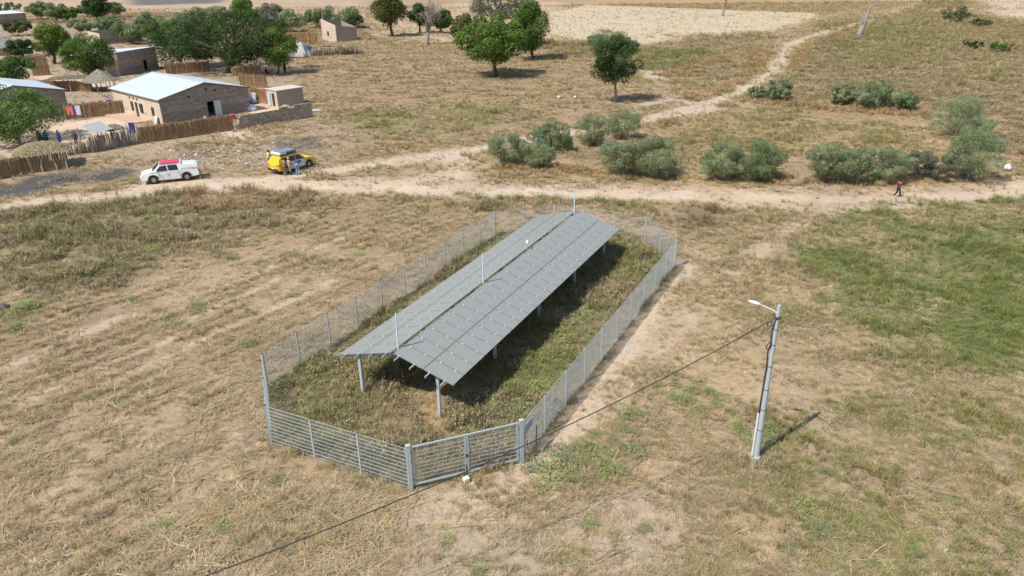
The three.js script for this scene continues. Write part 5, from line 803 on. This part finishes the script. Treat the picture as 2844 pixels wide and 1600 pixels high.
{ // white double cab pickup with a hard canopy, red roof
  const fr = at(427, 511), re = at(522.7, 501), dir = fr.clone().sub(re).setY(0).normalize(), away = V(0, 1, 0).cross(dir); if (away.z > 0) away.negate();
  const mid = fr.clone().add(re).multiplyScalar(0.5).addScaledVector(away, 0.85), t = thing('pickup_truck', 'white double cab pickup with a red roof and covered bed', 'pickup', mid, Math.atan2(-dir.z, dir.x));
  const paint = new THREE.MeshPhysicalMaterial({ color: C(0.78, 0.8, 0.8), roughness: 0.35, clearcoat: 0.8, clearcoatRoughness: 0.1 }), red = new THREE.MeshPhysicalMaterial({ color: C(0.62, 0.03, 0.1), roughness: 0.5, clearcoat: 0.3 });
  const wb = 1.5, R = 0.47, tuck = (x, y) => 1 - 0.1 * sm(0.5, 1.0, y) * sm(1.2, 2.6, Math.abs(x)) - 0.03 * sm(0.75, 1.0, y);
  const low = [[-2.62, 0.5], ...arc(-wb, 0.4, R, Math.PI, 0), [-wb + R + 0.02, 0.32], [wb - R - 0.02, 0.32], ...arc(wb, 0.4, R, Math.PI, 0), [2.45, 0.36], [2.58, 0.5], [2.6, 0.72], [2.46, 0.92], [2.2, 1.0], [1.5, 1.1], [1.2, 1.13], [-0.98, 1.13], [-1.04, 1.27], [-2.6, 1.26], [-2.67, 0.95]];
  part('body', carBody(low, 0.9, 0.07, tuck), paint, t);
  const cab = [[1.52, 1.08], [0.8, 1.72], [0.48, 1.8], [-0.95, 1.8], [-1.0, 1.08]], ct = (x, y) => 1 - 0.2 * sm(1.08, 1.8, y);
  part('cabin', carBody(cab, 0.84, 0.05, ct), paint, t);
  part('bed_cover', carBody([[-1.06, 1.27], [-1.06, 1.56], [-1.3, 1.6], [-2.42, 1.55], [-2.6, 1.46], [-2.64, 1.27]], 0.86, 0.05, (x, y) => 1 - 0.07 * sm(1.3, 1.6, y)), paint, t);
  for (const s of [-1, 1]) part('sail_panel', carBody([[-0.98, 1.1], [-0.98, 1.74], [-1.12, 1.76], [-1.5, 1.3], [-1.55, 1.1]], 0.05, 0.015, () => 1).translate(0, 0, s * 0.72), paint, t);
  part('sport_bar', rbx(0.2, 0.1, 1.42, 0.04, -1.08, 1.76, 0), paint, t); part('rear_glass', poly([V(-1.03, 1.25, 0.62), V(-1.03, 1.68, 0.56), V(-1.03, 1.68, -0.56), V(-1.03, 1.25, -0.62)]), glassCar, t);
  part('roof', carBody([[0.74, 1.79], [0.45, 1.855], [-0.5, 1.87], [-1.0, 1.855], [-1.0, 1.79]], 0.7, 0.03, () => 1), red, t);
  const zs = (y, w = 0.868) => w * (1 - 0.2 * sm(1.08, 1.8, y)) + 0.012;
  for (const s of [-1, 1]) {
    const P = (x, y) => V(x, y, s * zs(y));
    part('side_window', poly([P(1.2, 1.16), P(0.74, 1.62), P(0.2, 1.67), P(0.14, 1.16)]), glassCar, t); part('side_window', poly([P(0.02, 1.16), P(0.08, 1.67), P(-0.74, 1.67), P(-0.86, 1.16)]), glassCar, t);
    for (const x of [1.0, 0.08, -0.92]) part('door_seam', bx(0.012, 0.62, 0.01, x, 0.74, s * 0.938), darkTrim, t);
    for (const x of [0.2, -0.76]) part('door_handle', rbx(0.18, 0.04, 0.04, 0.015, x, 0.95, s * 0.94), mat(0.45, 0.45, 0.45, 0.3, 0.6), t);
    part('mirror', rbx(0.1, 0.16, 0.2, 0.04, 1.1, 1.2, s * 1.0), paint, t); part('headlight', rbx(0.24, 0.14, 0.3, 0.05, 2.5, 0.82, s * 0.62), mat(0.6, 0.63, 0.65, 0.1), t); part('tail_light', rbx(0.1, 0.26, 0.16, 0.03, -2.66, 0.95, s * 0.78), mat(0.35, 0.02, 0.03, 0.25), t);
    for (const x of [wb, -wb]) { wheel(t, x, s * 0.8, 0.39); part('wheel_arch', new THREE.TorusGeometry(R + 0.01, 0.03, 6, 18, Math.PI).translate(x, 0.4, s * 0.93), darkTrim, t); }
  }
  part('windscreen', poly([V(1.45, 1.14, 0.72), V(0.83, 1.7, 0.6), V(0.83, 1.7, -0.6), V(1.45, 1.14, -0.72)].map(q => q.add(V(0.045, 0.045, 0)))), glassCar, t);
  part('grille', rbx(0.08, 0.28, 0.9, 0.03, 2.6, 0.66, 0), darkTrim, t); part('bumper', rbx(0.16, 0.18, 1.6, 0.05, -2.72, 0.5, 0), mat(0.3, 0.3, 0.3, 0.5, 0.3), t); part('underbody', bx(4.4, 0.2, 1.4, 0, 0.38, 0), darkTrim, t);
}
{ // yellow estate car with white doors, roof rack and box
  const fr = at(866, 461), re = at(782, 479), dir = at(872, 456).sub(at(770, 484)).setY(0).normalize(), near = V(0, 1, 0).cross(dir); if (near.z < 0) near.negate();
  const mid = at(829, 473).setY(0).addScaledVector(near, -0.85), t = thing('yellow_car', 'yellow off-road car with silver doors and a loaded roof rack', 'car', mid, Math.atan2(-dir.z, dir.x));
  const paint = new THREE.MeshPhysicalMaterial({ color: C(0.8, 0.5, 0.02), roughness: 0.4, clearcoat: 0.7, clearcoatRoughness: 0.15 }), silver = new THREE.MeshPhysicalMaterial({ color: C(0.62, 0.63, 0.66), roughness: 0.35, clearcoat: 0.6 });
  const wb = 1.4, R = 0.45, low = [[-2.3, 0.45], ...arc(-wb, 0.38, R, Math.PI, 0), [-wb + R + 0.02, 0.3], [wb - R - 0.02, 0.3], ...arc(wb, 0.38, R, Math.PI, 0), [2.25, 0.36], [2.36, 0.6], [2.3, 0.86], [1.9, 1.02], [1.0, 1.1], [-2.25, 1.12], [-2.34, 0.9]];
  part('body', carBody(low, 0.92, 0.08, (x, y) => 1 - 0.09 * sm(0.5, 1.0, y) * sm(1.3, 2.4, Math.abs(x)) - 0.03 * sm(0.75, 1.05, y)), paint, t);
  part('cabin', carBody([[1.05, 1.08], [0.35, 1.66], [0, 1.74], [-1.75, 1.72], [-2.1, 1.5], [-2.28, 1.08]], 0.86, 0.06, (x, y) => 1 - 0.2 * sm(1.08, 1.72, y)), paint, t);
  const zs = y => 0.885 * (1 - 0.2 * sm(1.08, 1.72, y)) + 0.012;
  for (const s of [-1, 1]) {
    const P = (x, y) => V(x, y, s * zs(y));
    part('side_window', poly([P(0.78, 1.15), P(0.36, 1.56), P(-0.1, 1.6), P(-0.14, 1.15)]), glassCar, t); part('side_window', poly([P(-0.24, 1.15), P(-0.2, 1.6), P(-0.98, 1.6), P(-1.06, 1.15)]), glassCar, t); part('side_window', poly([P(-1.18, 1.18), P(-1.12, 1.58), P(-1.7, 1.54), P(-1.82, 1.2)]), glassCar, t);
    part('door', rbx(1.0, 0.7, 0.04, 0.015, 0.36, 0.72, s * 0.955), silver, t, 'silver white front door'); part('door', rbx(0.92, 0.7, 0.04, 0.015, -0.62, 0.72, s * 0.955), silver, t, 'silver white rear door'); part('sill', bx(1.9, 0.12, 0.05, -0.1, 0.32, s * 0.95), darkTrim, t);
    part('mirror', rbx(0.1, 0.15, 0.2, 0.04, 0.7, 1.18, s * 1.02), darkTrim, t); part('headlight', rbx(0.2, 0.14, 0.34, 0.05, 2.24, 0.82, s * 0.6), mat(0.6, 0.62, 0.62, 0.1), t); part('tail_light', rbx(0.08, 0.12, 0.36, 0.03, -2.36, 0.92, s * 0.66), mat(0.5, 0.04, 0.02, 0.25), t);
    for (const x of [wb, -wb]) { wheel(t, x, s * 0.82, 0.37); part('wheel_arch', new THREE.TorusGeometry(R + 0.01, 0.045, 6, 18, Math.PI).translate(x, 0.38, s * 0.93), darkTrim, t); }
    part('rack_rail', bx(2.3, 0.05, 0.05, -0.75, 1.82, s * 0.62), darkTrim, t);
  }
  part('rear_window', poly([V(-2.17, 1.2, 0.7), V(-2.0, 1.56, 0.6), V(-2.0, 1.56, -0.6), V(-2.17, 1.2, -0.7)].map(q => q.add(V(-0.08, 0.02, 0)))), glassCar, t); part('windscreen', poly([V(1.0, 1.14, 0.72), V(0.4, 1.63, 0.6), V(0.4, 1.63, -0.6), V(1.0, 1.14, -0.72)].map(q => q.add(V(0.05, 0.05, 0)))), glassCar, t);
  part('rear_bumper', rbx(0.2, 0.26, 1.7, 0.06, -2.34, 0.46, 0), darkTrim, t); part('front_bumper', rbx(0.2, 0.26, 1.7, 0.06, 2.32, 0.46, 0), darkTrim, t); part('underbody', bx(3.9, 0.2, 1.4, 0, 0.36, 0), darkTrim, t);
  const rk = part('rack_bars', [-1.7, -1.1, -0.5, 0.1].map(x => bx(0.06, 0.04, 1.3, x, 1.87, 0)), darkTrim, t); part('number_plate', bx(0.01, 0.11, 0.5, -2.46, 0.62, 0), M.white, t);
  const c = thing('roof_box', 'flat folded tent with white end on the roof rack of the yellow car', 'roof tent', t.position, t.rotation.y);
  part('shell', rbx(1.95, 0.2, 1.36, 0.05, -0.78, 2.0, 0), mat(0.1, 0.115, 0.14, 0.35), c); part('shell_top', rbx(1.8, 0.05, 1.22, 0.02, -0.78, 2.12, 0), mat(0.2, 0.24, 0.29, 0.25), c); part('end_panel', rbx(0.2, 0.24, 1.38, 0.04, -1.82, 2.0, 0), M.white, c); part('side_panel', bx(0.6, 0.16, 0.03, -1.4, 2.0, near.dot(V(0, 0, 1).applyAxisAngle(V(0, 1, 0), t.rotation.y)) > 0 ? 0.695 : -0.695), M.white, c);
}

// ---------------------------------------------------------------- people
function blend(bones, p, k = 0.05) { // smooth union of tapered capsules [a, b, ra, rb]
  let d = 1e3;
  for (const [a, b, ra, rb] of bones) {
    const bax = b.x - a.x, bay = b.y - a.y, baz = b.z - a.z, pax = p[0] - a.x, pay = p[1] - a.y, paz = p[2] - a.z, t = clamp((pax * bax + pay * bay + paz * baz) / (bax * bax + bay * bay + baz * baz + 1e-9));
    const e = Math.hypot(pax - bax * t, pay - bay * t, paz - baz * t) - (ra + (rb - ra) * t), h = Math.max(0, k - Math.abs(d - e)) / k; d = Math.min(d, e) - h * h * k * 0.25;
  }
  return d;
}
function skinMesh(bones, grow, cell, k) { // mesh the blended field on its own grid
  const lo = V(1e9, 1e9, 1e9), hi = V(-1e9, -1e9, -1e9); for (const [a, b, ra, rb] of bones) for (const [q, r] of [[a, ra], [b, rb]]) { lo.min(V(q.x - r, q.y - r, q.z - r)); hi.max(V(q.x + r, q.y + r, q.z + r)); }
  const size = Math.max(hi.x - lo.x, hi.y - lo.y, hi.z - lo.z) + 6 * cell + 2 * grow, n = Math.min(110, Math.ceil(size / cell)), c = lo.clone().add(hi).multiplyScalar(0.5), mc = new MarchingCubes(n, bladeMat, false, false, 60000), half = size / 2;
  mc.isolation = 0;
  for (let z = 0; z < n; z++) for (let y = 0; y < n; y++) for (let x = 0; x < n; x++) {
    const p = [c.x + (x - n / 2) / (n / 2) * half, c.y + (y - n / 2) / (n / 2) * half, c.z + (z - n / 2) / (n / 2) * half];
    const out = p[0] < lo.x - grow - cell * 2 || p[0] > hi.x + grow + cell * 2 || p[2] < lo.z - grow - cell * 2 || p[2] > hi.z + grow + cell * 2;
    mc.field[x + y * n + z * n * n] = out ? -1 : -(blend(bones, p, k) - grow);
  }
  mc.update();
  const g = new THREE.BufferGeometry(); g.setAttribute('position', new THREE.BufferAttribute(mc.positionArray.slice(0, mc.count * 3), 3));
  const q = g.attributes.position; for (let i = 0; i < q.count; i++) q.setXYZ(i, c.x + q.getX(i) * half, c.y + q.getY(i) * half, c.z + q.getZ(i) * half);
  const nn = mc.normalArray.slice(0, mc.count * 3); g.setAttribute('normal', new THREE.BufferAttribute(nn, 3)); g.computeVertexNormals(); return g;
}
function hand(w, dir, side) { // palm, four fingers of their own lengths and a thumb, gently curled
  const out = [], d = dir.clone().normalize(), s = V(side, 0, 0).addScaledVector(d, -side * d.x).normalize(), n = d.clone().cross(s), L = [0.068, 0.078, 0.073, 0.058];
  out.push(limb([w, w.clone().addScaledVector(d, 0.045), w.clone().addScaledVector(d, 0.085)], [0.027, 0.04, 0.036], 8));
  L.forEach((l, i) => { const a = w.clone().addScaledVector(d, 0.08).addScaledVector(n, (i - 1.5) * 0.021), b = a.clone().addScaledVector(d, l * 0.55).addScaledVector(s, -0.008), c = b.clone().addScaledVector(d, l * 0.4).addScaledVector(s, -0.022); out.push(limb([a, b, c], [0.0105, 0.0095, 0.0075], 6)); });
  const a = w.clone().addScaledVector(d, 0.03).addScaledVector(n, -0.035), b = a.clone().addScaledVector(d, 0.035).addScaledVector(n, -0.025), c = b.clone().addScaledVector(d, 0.03).addScaledVector(n, -0.004); out.push(limb([a, b, c], [0.0125, 0.011, 0.009], 6)); return out;
}
const poses = {}; // joints in metres for a 1.72 m adult facing +z
function pose(name, J) {
  const hip = J.hip || V(0, 0.92, 0), ch = J.chest || hip.clone().add(V(0, 0.42, 0.0)), nk = J.neck || ch.clone().add(V(0, 0.13, 0.01)), hd = J.head || nk.clone().add(V(0, 0.17, 0.02)), R = {}, L = {};
  const body = [], shirt = [], legs = [], arms = { l: [], r: [] };
  body.push([nk, hd, 0.055, 0.06], [hd.clone().add(V(0, 0.035, -0.012)), hd.clone().add(V(0, -0.045, 0.02)), 0.095, 0.07], [hd.clone().add(V(0, 0.0, 0.09)), hd.clone().add(V(0, -0.025, 0.108)), 0.014, 0.018]);
  for (const s of [-1, 1]) body.push([hd.clone().add(V(s * 0.088, -0.005, 0)), hd.clone().add(V(s * 0.092, 0.02, -0.01)), 0.014, 0.018]);
  const torso = [[hip, ch, 0.135, 0.145], [ch.clone().add(V(-0.13, 0.07, 0)), ch.clone().add(V(0.13, 0.07, 0)), 0.085, 0.085], [hip.clone().add(V(-0.07, 0, 0)), hip.clone().add(V(0.07, 0, 0)), 0.115, 0.115], [ch, nk, 0.1, 0.06]];
  body.push(...torso); shirt.push(...torso.slice(0, 3), [ch, nk.clone().add(V(0, -0.05, 0)), 0.1, 0.07]);
  const hands = [], shoes = [];
  for (const s of [-1, 1]) {
    const k = s > 0 ? 'r' : 'l', sh = ch.clone().add(V(s * 0.19, 0.07, 0)), el = J['el' + k] || sh.clone().add(V(s * 0.06, -0.28, -0.01)), wr = J['wr' + k] || el.clone().add(V(s * 0.0, -0.24, 0.06));
    body.push([sh, el, 0.052, 0.042], [el, wr, 0.041, 0.028]); shirt.push([sh, el.clone().lerp(sh, J.longSleeve ? 0 : 0.35), 0.058, 0.05]); if (J.longSleeve) shirt.push([el, wr, 0.048, 0.036]);
    hands.push(...hand(wr, wr.clone().sub(el), s));
    const hj = hip.clone().add(V(s * 0.09, -0.04, 0)), kn = J['kn' + k] || hj.clone().add(V(s * 0.02, -0.42, 0.03)), an = J['an' + k] || kn.clone().add(V(s * 0.01, -0.4, -0.04)), toe = an.clone().add(V(s * 0.03, -0.045, 0.17));
    body.push([hj, kn, 0.085, 0.058], [kn, an, 0.055, 0.038], [an, toe.clone().add(V(0, 0.005, -0.02)), 0.036, 0.026]);
    legs.push([hj, kn, 0.094, 0.068], [kn, J.shorts ? kn.clone().lerp(an, 0.1) : an.clone().add(V(0, 0.02, 0)), 0.068, J.shorts ? 0.066 : 0.058]);
    shoes.push([an.clone().add(V(0, -0.035, -0.045)), toe.clone().add(V(0, -0.002, 0)), 0.042, 0.034]);
  }
  legs.push([hip.clone().add(V(-0.07, 0, 0)), hip.clone().add(V(0.07, 0, 0)), 0.125, 0.125], [hip, hip.clone().add(V(0, 0.1, 0)), 0.13, 0.135]);
  const skin = mg([skinMesh(body, 0, 0.028, 0.05), skinMesh(body.slice(0, 5), 0.0005, 0.008, 0.025), ...hands]);
  const eyes = []; for (const s of [-1, 1]) eyes.push(new THREE.SphereGeometry(0.012, 6, 5).translate(hd.x + s * 0.032, hd.y + 0.012, hd.z + 0.082)); eyes.push(bx(0.045, 0.01, 0.012, hd.x, hd.y - 0.058, hd.z + 0.083));
  const hair = new THREE.SphereGeometry(0.104, 16, 10, 0, 6.283, 0, 1.75).rotateX(-0.35).translate(hd.x, hd.y + 0.035, hd.z - 0.018);
  poses[name] = { skin, eyes: mg(eyes), hair, shirt: skinMesh(shirt, 0.014, 0.028, 0.05), legs: skinMesh(legs, 0.008, 0.028, 0.05), shoes: mg([skinMesh([shoes[0]], 0.004, 0.012, 0.01), skinMesh([shoes[1]], 0.004, 0.012, 0.01)]) };
}
pose('stand', {});
pose('talk', { shorts: true, ell: V(-0.27, 1.13, 0.06), wrl: V(-0.1, 1.16, 0.24), elr: V(0.26, 1.12, 0.02), wrr: V(0.1, 1.1, 0.24) });
pose('lean', { hip: V(0, 0.9, -0.06), chest: V(0, 1.27, 0.14), neck: V(0, 1.38, 0.2), head: V(0, 1.53, 0.28), elr: V(0.24, 1.18, 0.36), wrr: V(0.2, 1.28, 0.58), ell: V(-0.24, 1.15, 0.34), wrl: V(-0.16, 1.24, 0.56), knl: V(-0.1, 0.47, 0.06), anl: V(-0.1, 0.08, -0.12), longSleeve: true });
pose('walk', { knr: V(0.1, 0.5, 0.16), anr: V(0.1, 0.09, 0.2), knl: V(-0.1, 0.48, -0.02), anl: V(-0.1, 0.1, -0.24), wrl: V(-0.27, 0.86, 0.2), wrr: V(0.27, 0.86, -0.04) });
pose('sit', { hip: V(0, 0.42, 0), chest: V(0, 0.82, 0.05), knl: V(-0.13, 0.47, 0.42), anl: V(-0.13, 0.08, 0.4), knr: V(0.13, 0.47, 0.42), anr: V(0.13, 0.08, 0.4), ell: V(-0.26, 0.62, 0.12), wrl: V(-0.14, 0.52, 0.34), elr: V(0.26, 0.62, 0.12), wrr: V(0.14, 0.52, 0.34) });
const skinM = [mat(0.07, 0.04, 0.028, 0.6), mat(0.1, 0.06, 0.042, 0.6), mat(0.42, 0.26, 0.19, 0.6)], hairM = mat(0.012, 0.011, 0.011, 0.95);
function person(label, px, how, face, h, shirt, legs, o = {}) {
  const P = poses[how], t = thing('person', label, 'person', px.isVector3 ? px : at(...px), face, o.group); t.scale.setScalar(h / 1.72);
  const b = part('body', P.skin, skinM[o.skin || 0], t); part('face_features', P.eyes, M.dark, b); part('hair', P.hair, o.hair ? mat(...o.hair, 0.95) : hairM, t); part(o.robe ? 'robe' : 'shirt', P.shirt, mat(...shirt, 0.95), t); if (o.band) part('chest_band', new THREE.CylinderGeometry(0.2, 0.185, 0.1, 20, 1, true).scale(1, 1, 0.86).translate(0, 1.42, 0), mat(0.75, 0.72, 0.76, 0.9, 0, two), t); part('trousers', P.legs, mat(...legs, 0.95), t); part('shoes', P.shoes, o.shoes ? mat(...o.shoes, 0.8) : darkTrim, t); return t;
}
person('person in a pale hi-vis vest and black trousers behind the yellow car', [750, 464], 'talk', 1.9, 1.78, [0.62, 0.7, 0.36], [0.02, 0.02, 0.025]);
person('person in a brown shirt and dark shorts beside the yellow car rear wheel', [792, 486], 'stand', 2.6, 1.72, [0.3, 0.2, 0.13], [0.14, 0.13, 0.12], { skin: 1 });
person('person in a tan shirt and pale cap beside the yellow car rear door', [806, 485], 'talk', 2.2, 1.72, [0.5, 0.36, 0.2], [0.32, 0.27, 0.2], { skin: 1, hair: [0.62, 0.55, 0.42] });
person('person in a navy shirt and blue jeans leaning on the yellow car front door', [829, 484], 'lean', 3.1, 1.76, [0.05, 0.08, 0.16], [0.2, 0.32, 0.5], { skin: 1 });
person('person in a maroon shirt with a white chest band on the dirt road', [2491, 547], 'walk', 0.5, 1.62, [0.3, 0.03, 0.085], [0.015, 0.017, 0.02], { shoes: [0.5, 0.5, 0.48], band: true });
person('person in a dark green shirt standing behind the hay topped shelter', [115, 404], 'stand', 0.2, 1.72, [0.07, 0.12, 0.04], [0.06, 0.1, 0.04]);
person('person in a teal shirt with white stripes behind the hay topped shelter', [134, 402], 'talk', 0.1, 1.72, [0.04, 0.22, 0.22], [0.03, 0.05, 0.16]);
person('child in a dark blue shirt in front of the person in teal', [126, 404], 'stand', 0.3, 1.15, [0.03, 0.04, 0.16], [0.03, 0.03, 0.1]);
person('person in a long blue robe standing near the stick fence end', [169, 402], 'stand', -0.4, 1.7, [0.06, 0.1, 0.36], [0.06, 0.09, 0.33], { robe: true });
person('person in dark red clothes behind the low stick fence', [213, 400], 'stand', 0.2, 1.45, [0.12, 0.04, 0.04], [0.06, 0.03, 0.03]);
person('person in a white shirt and blue trousers by the orange brown fence', [713, 285], 'talk', 0.6, 1.65, [0.72, 0.72, 0.74], [0.1, 0.16, 0.34]);
person('person in dark navy clothes standing under the thin trunked tree', [792, 204], 'stand', 0.3, 1.7, [0.02, 0.025, 0.07], [0.02, 0.02, 0.04]);
person('person in black clothes sitting under the thin trunked tree', [740, 206], 'sit', 1.2, 1.7, [0.02, 0.02, 0.03], [0.03, 0.03, 0.05]);
{ const p = at(740, 206), s = thing('stool', 'low wooden stool under the seated person in black', 'stool', p, 1.2); part('seat', bx(0.34, 0.05, 0.3, 0, 0.27, -0.02), M.pole, s); for (const x of [-0.13, 0.13]) for (const z of [-0.13, 0.1]) part('leg', bx(0.04, 0.245, 0.04, x, 0.1225, z), M.pole, s); }
renderer.render(scene, camera);
